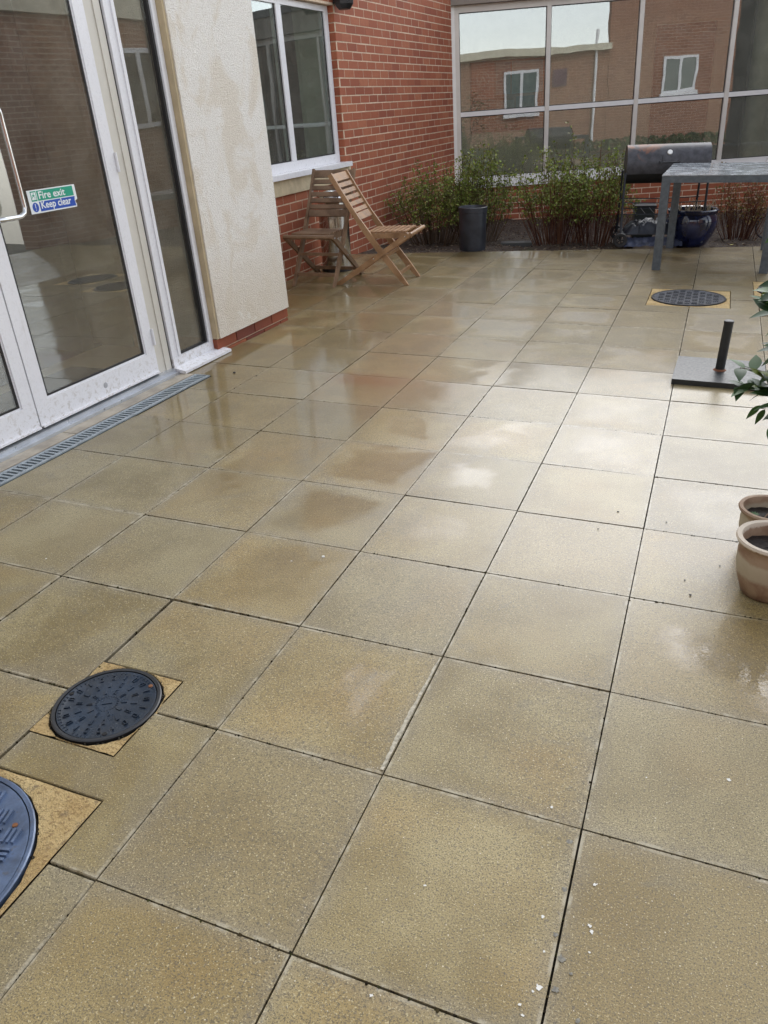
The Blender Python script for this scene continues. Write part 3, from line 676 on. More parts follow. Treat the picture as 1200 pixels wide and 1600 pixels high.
for b in bricks:
    jx, jy = rg.uniform(-.0015, .0015), rg.uniform(-.0018, .0012)
    if b in top_ids:
        key = round(b[1]-b[0], 2)
        if key not in M1: M1[key] = BM().box(0, b[1]-b[0], 0, .03, 0, .064).bevel(.0022).mesh('brick', M_brick)
        link('brick', M1[key], bb, Matrix.Translation((b[0]+jx, jy, b[2]+rg.uniform(-.001, .001))) @ Matrix.Rotation(rg.uniform(-.004, .004), 4, 'Y'))
    else:
        bs.box(b[0]+jx, b[1]+jx, jy, .03, b[2], b[2]+.064); cnt += 1
me = bs.mesh('brick', M_brick); rndattr(me, 6, 4); link('brick', me, bb, kind='stuff')
# reveal bricks (return of the opening)
z = .84; k = 0
rv = BM().box(0, .02, 0, .10, 0, .064).bevel(.002).mesh('brick', M_brick)
z = -.045
while z < 2.12:
    if z > .80: link('brick', rv, bb, Matrix.Translation((wx1-.004, .004, z)))
    z += .0738
put('window_sill', BM().box(-1.3, 1.50, -.06, .05, .815, .856), M_white, bb, bevel=.004)
put('stone_sill', BM().box(-1.3, 1.533, -.022, .2, .690, .8145), M_stone, bb, bevel=.004)
wf = put('window', BM().box(-1.28, 1.452, .05, .11, .857, .932).box(-1.28, 1.452, .05, .11, 2.10, 2.146).box(1.372, 1.452, .05, .11, .9325, 2.0995).box(.482, .565, .05, .11, .9325, 2.0995).box(-.42, -.34, .05, .11, .9325, 2.0995), M_white, bb, bevel=.004)
for a, b in ((-.34, .482), (.565, 1.372)):
    put('gasket', BM().box(a+.001, b-.001, .062, .078, .933, .942).box(b-.012, b-.001, .062, .078, .9422, 2.099).box(a+.001, a+.008, .062, .078, .9422, 2.099), M_gasket, wf)
    put('pane', BM().box(a+.0082, b-.0122, .066, .072, .9424, 2.0985), M_glassw, wf)
put('reveal_filler', BM().box(1.4525, 1.473, .06, .11, .857, 2.146), M_white, bb)
# room behind
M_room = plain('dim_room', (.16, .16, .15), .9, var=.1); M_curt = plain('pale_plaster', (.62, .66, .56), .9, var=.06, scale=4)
put('interior_wall', BM().box(-2.2, 5.0, 2.6, 2.7, -.05, 2.7).box(4.9, 5.0, .31, 2.599, -.05, 2.7).box(-2.2, -2.1, .31, 2.599, -.05, 2.7), M_room, bb)
put('interior_floor', BM().box(-2.1, 4.89, .31, 2.59, -.06, 0), M_room, bb); put('interior_ceiling', BM().box(-2.1, 4.89, .31, 2.59, 2.601, 2.7), M_room, bb)
put('plaster_reveal', BM().box(1.462, 1.4745, .111, .42, .80, 2.2), M_curt, bb)
put('curtain_rail', BM().box(-.4, 1.47, .13, .15, 1.20, 1.22), plain('rail_grey', (.25, .26, .25), .6), bb)
put('roof', BM().box(-2.2, 5.2, -.14, 2.8, WTOP, WTOP+.2), M_white, bb)
# outdoor lamp above the window corner
lp = thing('wall_lamp', 'black lamp housing fixed to the brick above the window corner', 'lamp', FW @ Matrix.Translation((1.50, -.001, 2.16)))
put('housing', BM().lathe([(0, -.052), (.055, -.052), (.088, -.012), (.092, .03), (.085, .12), (.0, .14)], 8, M=Matrix.Translation((0, -.10, 0))), M_black, lp, bevel=.004)
put('bracket', BM().box(-.03, .03, -.03, -.001, .0, .10), M_black, lp)

# ------------------------------------------------------------------ glazed corridor at the back
gc = thing('glazed_corridor', 'single-storey corridor with large white-framed panes over a low brick wall', 'building', FB)
XE = 7.6; M_fr = plain('corridor_frame', (.66, .62, .57), .45, var=.04); M_frw = plain('corridor_frame_low', (.78, .77, .76), .4, var=.03)
z0 = -.33
put('mortar_wall', BM().box(0, XE, .0015, .25, z0-.1, .226), M_mortar, gc)
zb = []; z = .226-.0665; row = 0
dwb = BM().box(0, .215, 0, .03, 0, .0615).bevel(.0015).mesh('brick', M_brick)
while z > z0-.05:
    x = (0 if row % 2 else -.1125)
    while x < XE-.2:
        if x > -.05 and x < 5.0: link('brick', dwb, gc, Matrix.Translation((x+.006, rg.uniform(-.002, .001), z)))
        x += .225
    if row % 2 == 0: put('brick', BM().box(.006, .102, 0, .03, z, z+.0615), M_brick, gc)
    z -= .0738; row += 1
put('window_sill', BM().box(.03, XE, -.07, .06, .228, .262).box(.03, XE, -.035, .06, .2625, .30), M_frw, gc, bevel=.003)
put('frame_rail', BM().box(.03, XE, .0, .06, .3005, .37), M_frw, gc, bevel=.003)
put('frame_rail', BM().box(.03, XE, .0, .06, 2.312, 2.39), M_fr, gc, bevel=.003)
mull = [.075, 1.25, 2.42, 3.595, 4.77, 5.94, 7.11]
for k, x in enumerate(mull):
    w2 = .055
    put('mullion', BM().box(x-w2/2, x+w2/2, -.012, .06, .371, 2.3115), M_fr if k else M_fr, gc, bevel=.004)
    if k+1 < len(mull):
        a, b = x+w2/2+.0005, mull[k+1]-w2/2-.0005
        put('transom', BM().box(a, b, -.006, .06, 1.125, 1.18), M_frw, gc, bevel=.003)
        for q, (c, d) in enumerate(((.3715, 1.1245), (1.1805, 2.3115))):
            put('gasket', BM().box(a, b, .018, .035, c, c+.008).box(a, b, .018, .035, d-.010, d).box(a, a+.008, .018, .035, c+.0082, d-.0102).box(b-.008, b, .018, .035, c+.0082, d-.0102), M_gasket, gc)
            put('pane', BM().box(a+.0082, b-.0082, .022, .028, c+.0084, d-.0104), M_glassb, gc)
put('frame_post', BM().box(.0, .046, -.02, .06, .23, 2.39), M_frw, gc, bevel=.003)
put('fascia', BM().box(-.05, XE, -.10, .05, 2.391, 2.66), plain('fascia_taupe', (.24, .205, .17), .6, var=.05), gc, bevel=.004)
put('roof', BM().box(-.05, XE, -.13, 4.0, 2.661, 2.76), plain('roof_felt', (.12, .12, .12), .8), gc)
M_cor = plain('corridor_wall', (.62, .65, .54), .85, var=.04); M_corf = plain('corridor_floor', (.14, .13, .11), .5)
put('interior_wall', BM().box(.0, XE, 1.6, 1.7, z0, 2.55).box(.0, .03, .251, 1.599, z0, 2.55), M_cor, gc); put('interior_floor', BM().box(.0, XE, .251, 1.599, -.06, .0), M_corf, gc)
put('interior_ceiling', BM().box(.0, XE, .06, 1.7, 2.551, 2.65), plain('corridor_ceiling', (.45, .45, .42), .8), gc)
put('end_wall', BM().box(XE, XE+.25, 0, 1.7, z0, 2.66), M_mortar, gc)
put('column', BM().lathe([(.20, 0), (.20, .02), (.17, .05), (.165, 2.55)], 24, 4.22, .62), plain('column_paint', (.52, .53, .43), .6), gc, smooth=True)
put('cabinet', BM().box(3.86, 3.90, .1, .9, .0, 2.5), plain('cabinet', (.07, .07, .06), .8), gc)
put('door_panel', BM().box(3.05, 3.9, 1.56, 1.599, .0, 2.1), plain('inner_door', (.10, .10, .08), .6), gc)
# noticeboard seen through the glass
nb = thing('noticeboard', 'brown noticeboard with posters on the corridor wall seen through the first pane', 'noticeboard', FB @ Matrix.Translation((.345, 1.598, .87)))
put('board', BM().box(0, 1.12, -.03, 0, 0, .95), plain('board_brown', (.16, .075, .04), .7), nb, bevel=.004)
M_po = plain('poster_orange', (.36, .10, .045), .6, var=.05)
flat('poster', .02, .36, .45, .93, -.032, M_po, nb)
bm = BM()
for k in range(24):
    a, b = k*math.pi/12, (k+.7)*math.pi/12; c = (.19, .72)
    bm.face([(c[0]+.10*math.cos(a), -.0335, c[1]+.10*math.sin(a)), (c[0]+.10*math.cos(b), -.0335, c[1]+.10*math.sin(b)), (c[0]+.088*math.cos(b), -.0335, c[1]+.088*math.sin(b)), (c[0]+.088*math.cos(a), -.0335, c[1]+.088*math.sin(a))])
bm.face([(.13, -.0335, .66), (.145, -.0335, .66), (.19, -.0335, .74), (.19, -.0335, .77)]).face([(.25, -.0335, .66), (.235, -.0335, .66), (.19, -.0335, .74), (.19, -.0335, .77)]).face([(.15, -.0335, .69), (.23, -.0335, .69), (.23, -.0335, .70), (.15, -.0335, .70)])
put('poster_emblem', bm, plain('emblem', (.42, .24, .16), .6), nb)
flat('poster', .38, .60, .50, .92, -.032, plain('poster_grey', (.12, .12, .125), .6), nb); flat('poster', .38, .66, .10, .42, -.032, plain('poster_taupe', (.17, .14, .12), .6), nb)
flat('poster', .68, .96, .14, .46, -.032, plain('poster_dark', (.035, .035, .04), .5), nb); flat('poster', .62, 1.08, .50, .92, -.032, plain('poster_teal', (.12, .20, .21), .5), nb)
pn = thing('paper_notice', 'pale blue paper note taped inside the bottom left corner of the first pane', 'notice', FB @ Matrix.Translation((.315, .035, .372)))
flat('paper', .06, .19, .02, .20, 0, plain('paper_blue', (.45, .55, .60), .7), pn)
bm = BM()
for k in range(7):
    a, b = .07+.014*k, .145+.012*math.sin(k*3); bm.face([(a, -.001, b), (a+.008, -.001, b+.004), (a+.011, -.001, b+.018), (a+.004, -.001, b+.014)])
bm.face([(.13, -.001, .06), (.137, -.001, .06), (.142, -.001, .115), (.135, -.001, .115)])
put('handwriting', bm, M_gasket, pn)

# ------------------------------------------------------------------ building behind the camera (seen in the panes)
M_tb = tex_brick_mat('far_brick', (.30, .13, .075), (.22, .085, .05), (.45, .35, .27)); M_fas = plain('cream_fascia', (.62, .57, .45), .7)
# FQ local x runs the other way: xq = -s
rq = thing('rear_building', 'brick building behind the camera mirrored in the corridor panes', 'building', FQ)
put('brick_wall', BM().box(-1.25, 9.0, 0, .3, -.1, 2.66), M_tb, rq); put('brick_wall', BM().box(-4.9, -1.2505, -.02, .3, -.1, 5.2), M_tb, rq)
put('dark_reflected_wall', BM().box(-9.5, -4.901, .1, .3, -.1, 4.6), plain('dark_reflected_wall', (.035, .035, .03), .8), rq)  # unseen dark wall, added so the rightmost corridor pane reflects dark instead of sky
put('fascia', BM().box(-1.2495, 9.0, -.25, .3, 2.661, 2.84), M_fas, rq)
put('roof', BM().box(-1.2495, 9.0, .3, 3.2, 2.6, 2.8), M_gasket, rq)
put('downpipe', BM().tube([(-.87, -.06, .05), (-.87, -.06, 1.6), (-.87, -.06, 3.2)], .04, 10), M_white, rq, smooth=True)
def qwin(x0, x1, z0_, z1_):
    w = put('window', BM().box(x0, x1, -.06, -.021, z0_, z0_+.07).box(x0, x1, -.06, -.021, z1_-.07, z1_).box(x0, x0+.07, -.06, -.021, z0_+.071, z1_-.071).box(x1-.07, x1, -.06, -.021, z0_+.071, z1_-.071).box((x0+x1)/2-.04, (x0+x1)/2+.04, -.06, -.021, z0_+.071, z1_-.071), M_white, rq)
    put('pane', BM().box(x0+.071, x1-.071, -.04, -.03, z0_+.071, z1_-.071), plain('mirror_pane', (.12, .15, .14), .1), w); put('sill', BM().box(x0-.05, x1+.05, -.13, -.021, z0_-.10, z0_-.001), M_white, w)
qwin(-3.84, -2.83, 1.42, 2.38); qwin(.80, 1.82, 1.17, 2.29)
put('sign_plate', BM().box(-.06, .38, -.03, -.001, 1.8, 2.27), plain('plum_sign', (.10, .035, .06), .5), rq)
put('wall_light', BM().lathe([(0, -.12), (.09, -.1), (.11, 0)], 16, M=Matrix.Translation((-2.47, -.02, 2.79)) @ Matrix.Rotation(R(90), 4, 'X')), M_fas, rq)
M_lawn = plain('lawn', (.045, .085, .02), .9, var=.4, scale=20, bump=1, bscale=40)
hd = BM()
for k in range(2600):
    x, y, z = random.uniform(-4.7, 8.8), random.uniform(-.75, -.15), random.uniform(0, .3)
    d = Vector((random.uniform(-1, 1), random.uniform(-1, 1), random.uniform(-1, 1))).normalized()*.05; e = d.orthogonal().normalized()*.05
    hd.face([Vector((x, y, z))-d, Vector((x, y, z))+e, Vector((x, y, z))+d, Vector((x, y, z))-e])
M_leafg = leaf_mat('hedge_leaf', [(.03, .06, .015), (.06, .10, .03), (.09, .13, .04)])
me = hd.mesh('low_hedge', M_leafg, fixn=False); rndattr(me, 1); link('low_hedge', me, None, FQ, label='low clipped hedge at the foot of the building behind the camera', category='hedge', kind='stuff')
rr_ = thing('right_building', 'brick end wall closing the far right of the yard outside the frame', 'building', FR)
put('brick_wall', BM().box(0, 4.8, 0, .3, -.3, 3.05), M_tb, rr_); put('fascia', BM().box(0, 4.8, -.1, .3, 3.051, 3.6), M_fas, rr_)
ww = put('window', BM().box(1.5, 2.5, -.05, -.001, 1.5, 1.57).box(1.5, 2.5, -.05, -.001, 2.58, 2.65).box(1.5, 1.57, -.05, -.001, 1.571, 2.579).box(2.43, 2.5, -.05, -.001, 1.571, 2.579).box(1.96, 2.04, -.05, -.001, 1.571, 2.579), M_white, rr_)
put('pane', BM().box(1.571, 2.429, -.03, -.02, 1.571, 2.579), M_black, ww)

# ------------------------------------------------------------------ folding chairs
def chair(label, mat, M):
    c = thing('folding_chair', label, 'chair', M, 'slatted wooden folding chairs by the brick wall')
    W1, W2 = .185, .213
    def pl(t): return (-.62*t-.03*math.sin(t*math.pi), .86*t)      # long side member, slight curve
    for s in (-1, 1):
        bm = BM(); pts = [pl(k/8) for k in range(9)]
        for k in range(8): pass
        prev = None
        for k, (x, z) in enumerate(pts):
            d = Vector((pts[min(k+1, 8)][0]-pts[max(k-1, 0)][0], 0, pts[min(k+1, 8)][1]-pts[max(k-1, 0)][1])).normalized(); nrm = Vector((d.z, 0, -d.x))
            hw = .024 if k < 5 else .019
            ring = [bm.b.verts.new(Vector((x, s*W1+y, z))+nrm*q) for q, y in ((-hw, -.011), (hw, -.011), (hw, .011), (-hw, .011))]
            if k == 0:
                for v in ring: v.co.z = 0
            if prev:
                for a in range(4): bm.b.faces.new((prev[a], prev[(a+1) % 4], ring[(a+1) % 4], ring[a]))
            else: bm.b.faces.new(ring[::-1])
            prev = ring
        bm.b.faces.new(prev); put('side_rail', bm, mat, c, bevel=.003)
        bm = BM(); a, b = Vector((-.595, s*W2, 0)), Vector((.030, s*W2, .405)); d = (b-a).normalized(); nr = Vector((-d.z, 0, d.x))*.021
        L = [a-nr*1.1, a+nr*1.1, b+nr, b+d*.015, b-nr]
        L[0].z = L[1].z = 0; L[0].x, L[1].x = -.565, -.635
        f1 = [bm.b.verts.new(p+Vector((0, -.011, 0))) for p in L]; f2 = [bm.b.verts.new(p+Vector((0, .011, 0))) for p in L]
        bm.b.faces.new(f1); bm.b.faces.new(f2[::-1])
        for k in range(5): bm.b.faces.new((f1[k], f2[k], f2[(k+1) % 5], f1[(k+1) % 5]))
        put('leg', bm, mat, c, bevel=.003)
        put('seat_rail', BM().bar((-.345, s*(W1-.025), .385), (.045, s*(W1-.025), .395), .040, .020, (0, 1, 0)), mat, c, bevel=.004)
        put('bolt', BM().lathe([(0, .004), (.006, .003), (.007, 0)], 10, M=Matrix.Translation((.005, s*(W2+.0112), .392)) @ Matrix.Rotation(R(-90*s), 4, 'X')), M_steel, c)
        put('bolt', BM().lathe([(0, .004), (.006, .003), (.007, 0)], 10, M=Matrix.Translation((-.27, s*(W2+.0112), .215)) @ Matrix.Rotation(R(-90*s), 4, 'X')), M_steel, c)
    sm = BM().box(-.0155, .0155, -W1+.016, W1-.016, .0, .012).bevel(.0025).mesh('seat_slat', mat)
    for k in range(8): link('seat_slat', sm, c, Matrix.Translation((-.325+k*.0435, 0, .4065+k*.0012)))
    put('front_rod', BM().tube([(.045, -W2-.006, .405), (.045, W2+.006, .405)], .017, 12), mat, c, smooth=True)
    for k in range(7):
        t_ = (.62, .675, .73, .785, .84, .895, .963)[k]; w = (.030, .018, .018, .018, .018, .018, .032)[k]
        x, z = pl(t_); d = Vector((pl(t_+.01)[0]-x, 0, pl(t_+.01)[1]-z)).normalized()
        M2 = Matrix(((d.z, 0, d.x, x), (0, 1, 0, 0), (-d.x, 0, d.z, z), (0, 0, 0, 1)))
        put('back_slat', BM().box(-.006, .006, -W1+.0115, W1-.0115, -w, w), mat, c, M2, bevel=.002)
    def st(x, z, w_, hh): put('stretcher', BM().box(x-.008, x+.008, -w_, w_, z-hh, z+hh), mat, c, bevel=.002)
    st(pl(.10)[0], .086, W1-.0115, .014); st(-.50, .062, W2-.0115, .014); st(pl(.27)[0]+.02, .235, W1-.0115, .012)
    return c
ang = math.degrees(math.atan2(.093, .9956))
chA = chair('dark weathered folding chair nearest the rendered wall, facing the camera', M_woodA, T(-2.545, 5.262, .001, -87.0))
chB = chair('lighter brown folding chair turned side-on in front of the brick wall', M_woodB, T(-1.79, 5.635, .001, 4.5))
# steel bin behind the chairs
t = thing('steel_bin', 'cylindrical polished steel bin standing behind the dark folding chair', 'bin', T(-2.66, 5.985, 0))
put('body', BM().lathe([(0, .012), (.132, .012), (.135, .02), (.135, .60), (.0, .60)], 40), M_steel, t, smooth=True)
put('base_ring', BM().lathe([(.128, 0), (.140, 0), (.140, .03), (.1355, .034), (.128, .03)], 40), M_black, t, smooth=True)
put('lid', BM().lathe([(.137, .60), (.140, .605), (.140, .64), (.12, .665), (.05, .685), (0, .69)], 40), M_steel, t, smooth=True)

# ------------------------------------------------------------------ metal table
t = thing('metal_table', 'grey metal garden table with a wet zinc top in front of the barbecue', 'table', T(.09, 6.40, 0, -1))
M_tab = plain('table_grey', (.10, .12, .14), .42, .3, var=.2, scale=30, coat=.3)
M_zinc = plain('zinc_top', (.27, .31, .35), .24, .45, var=.14, scale=4, coat=.6)
TW, TD, TH = .90, 1.17, .735
for x, y in ((0, 0), (TW-.068, 0), (0.02, TD-.068), (TW-.048, TD-.068)):
    put('leg', BM().box(x, x+.066, y, y+.066, 0, TH-.0505), M_tab, t, bevel=.004)
put('apron', BM().box(0, TW, 0, .03, TH-.05, TH-.001), M_tab, t, bevel=.002); put('apron', BM().box(0, .03, .0305, TD-.0305, TH-.05, TH-.001), M_tab, t, bevel=.002)
put('apron', BM().box(0, TW, TD-.03, TD, TH-.05, TH-.001), M_tab, t, bevel=.002); put('apron', BM().box(TW-.03, TW, .0305, TD-.0305, TH-.05, TH-.001), M_tab, t, bevel=.002)
put('table_top', BM().box(-.003, TW/2-.001, -.003, TD+.003, TH-.0005, TH+.006).box(TW/2+.001, TW+.003, -.003, TD+.003, TH-.0005, TH+.006), M_zinc, t, bevel=.002)

# ------------------------------------------------------------------ parasol base
t = thing('parasol_base', 'black square steel parasol base with an upright tube and no parasol', 'parasol base', T(.665, 3.62, .001, -1.5))
M_bs = plain('base_black', (.020, .024, .026), .45, .0, var=.2, scale=30, coat=.15)
put('plate', BM().box(-.222, .222, -.215, .205, .0, .028), M_bs, t, bevel=.004)
put('tube', BM().lathe([(.0235, .0285), (.0235, .285), (.0205, .288), (.0195, .285), (.0195, .2), (0, .2)], 24, 0, 0, Matrix.Rotation(R(1.5), 4, 'Y')), M_bs, t, smooth=True)
put('weld', BM().lathe([(.034, .0283), (.030, .031), (.0235, .036)], 20), plain('rust', (.17, .06, .025), .8), t, smooth=True)
put('top_plug', BM().lathe([(.0245, .280), (.0245, .290), (.018, .294), (0, .294)], 20, 0, 0, Matrix.Rotation(R(1.5), 4, 'Y')), M_black, t, smooth=True)

# ------------------------------------------------------------------ barbecue
t = thing('barrel_barbecue', 'rusty black barrel charcoal barbecue on two wheels behind the metal table', 'barbecue', T(-.34, 7.75, 0, 11))
def bbq_mat():
    m = NM('bbq_steel'); P = m.obj(); n1 = m.noise(P, 7, 5, .65, .5); s = m.n('ShaderNodeSeparateXYZ'); m.l(P, s.inputs[0])
    c = m.mix(m.ramp(m.noise(P, 18, 4), .3, .7), (.035, .034, .04), (.07, .07, .08)); tp = m.math('ADD', m.math('MULTIPLY', s.outputs[2], 2.2), n1)
    c = m.mix(m.math('MULTIPLY', m.ramp(tp, 2.36, 2.52), m.ramp(s.outputs[0], .5, .15)), c, (.20, .08, .04)); c = m.mix(m.ramp(n1, .58, .72, 0, .4), c, (.11, .065, .05))
    m.set(Base_Color=c, Roughness=.5, Metallic=.1); return m.m
M_bbq = bbq_mat(); BL, BR, BZ = .745, .175, .72
def arc(a0, a1, r0, r1, x0_, x1_, n=18):
    bm = BM()
    A = []
    for k in range(n+1):
        a = R(a0+(a1-a0)*k/n); A.append([bm.b.verts.new((x, r*math.cos(a), BZ+r*math.sin(a))) for x, r in ((x0_, r0), (x1_, r0), (x1_, r1), (x0_, r1))])
    for k in range(n):
        for q in range(4): bm.b.faces.new((A[k][q], A[k][(q+1) % 4], A[k+1][(q+1) % 4], A[k+1][q]))
    bm.b.faces.new(A[0]); bm.b.faces.new(A[-1][::-1]); return bm
ld = put('lid', arc(-18, 205, BR, BR-.004, -.004, BL+.004), M_bbq, t, smooth=True)
lg = put('fire_box', arc(165, 375, BR-.006, BR-.010, 0, BL), plain('soot_black', (.012, .012, .012), .7), t, smooth=True)
for x in (0.0, BL-.004):
    n = 28; put('end_plate', BM().lathe([(0, 0), (BR-.0045, 0), (BR-.0045, .004), (0, .004)], 36, M=Matrix.Translation((x, 0, BZ)) @ Matrix.Rotation(R(90), 4, 'Y')), M_bbq, t)
def onlid(a, r): return (r*math.cos(R(a)), BZ+r*math.sin(R(a)))
y_, z_ = onlid(143, BR+.002)
put('thermometer', BM().lathe([(0, .012), (.022, .012), (.024, .0)], 20, M=Matrix.Translation((.375, y_, z_)) @ Matrix.Rotation(R(53), 4, 'X')), plain('dial_white', (.85, .86, .84), .3), ld)
ya_, za_ = onlid(176, BR); 
put('handle', BM().tube([(.29, ya_, za_+.02), (.29, ya_-.045, za_+.015), (.46, ya_-.045, za_+.015), (.46, ya_, za_+.02)], .006, 8), M_black, ld, smooth=True)
put('handle_bracket', BM().tube([(.31, ya_+.0, za_+.07), (.31, ya_-.02, za_+.075), (.31, ya_-.028, za_+.03)], .004, 6), M_black, ld)
M_leg = plain('bbq_leg', (.04, .045, .055), .4, .4)
for x, y in ((-.012, -.255), (-.012, .235), (BL+.0, -.255), (BL-.02, .235)):
    put('leg', BM().tube([(x, y, .03 if x > .2 else .06), (x, y*.72, .40), (x, y*.62, BZ-.06)], .011, 8), M_leg, t, smooth=True)
for y in (-.275, .255):
    wh = put('wheel', BM().lathe([(.035, -.016), (.060, -.018), (.066, -.010), (.066, .010), (.060, .018), (.035, .016)], 28, M=Matrix.Translation((-.012, y, .067)) @ Matrix.Rotation(R(90), 4, 'X')), M_black, t, smooth=True)
    sp = BM()
    for k in range(5):
        a = k*1.2566; sp.bar((-.012, y, .067), (-.012+.037*math.cos(a), y, .067+.037*math.sin(a)), .010, .012, (0, 1, 0))
    put('spokes', sp, M_black, wh)
put('axle', BM().tube([(-.012, -.26, .067), (-.012, .24, .067)], .006, 8), M_leg, t)
for y, z in ((-.20, .40), (.17, .40), (-.225, .30), (.20, .30)):
    put('shelf_wire', BM().tube([(-.012, y, z), (BL*.5, y, z-.01), (BL, y, z)], .005, 6), M_leg, t)
for k in range(9): put('shelf_wire', BM().tube([(.03+k*.085, -.225, .302), (.03+k*.085, .20, .302)], .0025, 5), M_leg, t)
put('bottom_shelf', BM().box(.0, BL, -.22, .20, .105, .112), M_leg, t)
cv = thing('barbecue_cover', 'crumpled black cover lying on the bottom shelf of the barbecue', 'cover', T(-.34, 7.75, 0, 11))
bm = BM(); nx, ny = 40, 26; G_ = []
for a in range(nx+1):
    rw = []
    for b in range(ny+1):
        u, v = a/nx, b/ny; x, y = .04+.60*u, -.225+.40*v
        hgt = (1-abs(2*u-1)**6)*(1-abs(2*v-1)**5)
        z = .113+hgt*(.075+.065*abs(noise.noise(Vector((x*9, y*9, 1))))+.05*abs(noise.noise(Vector((x*23, y*20, 5))))); x += .015*noise.noise(Vector((x*12, y*12, 9)))
        rw.append(bm.b.verts.new((x, y-.03*hgt*noise.noise(Vector((x*14, z*20, 3))), z)))
    G_.append(rw)
for a in range(nx):
    for b in range(ny): bm.b.faces.new((G_[a][b], G_[a+1][b], G_[a+1][b+1], G_[a][b+1]))
M_cov = plain('cover_nylon', (.02, .024, .036), .38, var=.3)
put('fabric', bm, M_cov, cv, smooth=True)
bm = BM(); G_ = []
for a in range(31):
    rw = []
    for b in range(9):
        u, v = a/30, b/8; x, y = .02+.55*u, -.30+.10*v; rw.append(bm.b.verts.new((x, y+.02*noise.noise(Vector((x*15, 0, v))), .01+.075*v*(1-.3*abs(noise.noise(Vector((x*16, v*2, 4)))))+.012*noise.noise(Vector((x*40, v*6, 0))))))
    G_.append(rw)
for a in range(30):
    for b in range(8): bm.b.faces.new((G_[a][b], G_[a+1][b], G_[a+1][b+1], G_[a][b+1]))
put('loose_flap', bm, plain('cover_blue', (.05, .06, .10), .35, var=.4, scale=20), cv, smooth=True)
# black bucket behind
t = thing('square_bucket', 'dark plastic bucket standing in the bed behind the barbecue shelf', 'bucket', T(-.17, 8.28, soilz(-.17, 8.28), 11))
put('body', BM().box(-.10, .10, -.10, .10, .0, .34), plain('bucket_plastic', (.035, .042, .04), .5), t, bevel=.02); put('rim', BM().box(-.112, .112, -.112, .112, .341, .365), M_black, t, bevel=.005)
# kerb stone under the barbecue
t = thing('loose_stone', 'flat pale stone lying under the barbecue at the edge of the bed', 'stone', T(-.02, 7.56, -.02, 9))
put('stone', BM().box(-.16, .16, -.05, .05, -.02, .035), plain('kerb_stone', (.16, .13, .10), .8, bump=.5), t, bevel=.012)

# ------------------------------------------------------------------ pots
t = thing('black_planter', 'tall straight black plastic pot standing before the left shrubs', 'pot', T(-1.705, 7.185, -.0))
M_pot = plain('pot_black', (.028, .032, .042), .42, var=.3, scale=9)
put('body', BM().lathe([(0, .0), (.128, .0), (.131, .01), (.137, .36), (.142, .362), (.143, .405), (.138, .408), (.134, .40), (.132, .30), (0, .30)], 40), M_pot, t, smooth=True)
put('soil', BM().lathe([(0, .335), (.133, .33)], 24), M_soil, t)
t = thing('blue_bowl_planter', 'wide glazed dark blue bowl planter with dead stems behind the table leg', 'pot', T(.325, 7.78, -.02))
def glaze():
    m = NM('blue_glaze'); P = m.obj(); n1 = m.noise(P, 8, 4)
    m.set(Base_Color=m.mix(m.ramp(n1, .35, .7), (.006, .009, .035), (.02, .028, .09)), Roughness=.12, Coat_Weight=.6); return m.m
put('body', BM().lathe([(0, 0), (.13, 0), (.16, .02), (.205, .10), (.232, .19), (.235, .25), (.222, .29), (.216, .30), (.226, .31), (.232, .335), (.222, .345), (.205, .34), (.20, .29), (0, .28)], 48), glaze(), t, smooth=True)
put('soil', BM().lathe([(0, .315), (.206, .305)], 24), M_soil, t)
bm = BM()
for k in range(48):
    a = random.uniform(0, 6.28); r_ = random.uniform(.04, .20); x, y = r_*math.cos(a), r_*math.sin(a); l = random.uniform(.05, .12)
    bm.tube([(x, y, .305), (x+random.uniform(-.02, .02), y+random.uniform(-.02, .02), .305+l*.6), (x+random.uniform(-.04, .04), y+random.uniform(-.04, .04), .305+l)], [.004, .003, .002], 5)
put('dead_stem', bm, plain('straw', (.42, .36, .26), .8), t, kind='stuff')
def terracotta():
    m = NM('aged_terracotta'); P = m.obj(); s = m.n('ShaderNodeSeparateXYZ'); m.l(P, s.inputs[0]); n1 = m.noise(P, 14, 5, .65, .4); n2 = m.noise(P, 60, 4, .7)
    c = m.mix(m.ramp(n1, .35, .65), (.27, .165, .105), (.38, .27, .18)); h = m.math('ADD', s.outputs[2], m.math('MULTIPLY', n1, .05))
    band = m.math('MULTIPLY', m.ramp(h, .085, .105), m.ramp(h, .165, .15, 0, 1)); c = m.mix(m.math('MULTIPLY', band, .75), c, (.52, .46, .34))
    c = m.mix(m.ramp(h, .198, .206, 0, .9), c, (.66, .58, .47)); c = m.mix(m.ramp(h, .06, .02, 0, .7), c, (.12, .055, .035)); c = m.mix(m.ramp(n2, .6, .75, 0, .35), c, (.5, .45, .36))
    m.set(Base_Color=c, Roughness=.7, Normal=m.bump(n2, .3, .002)); return m.m
M_terra = terracotta()
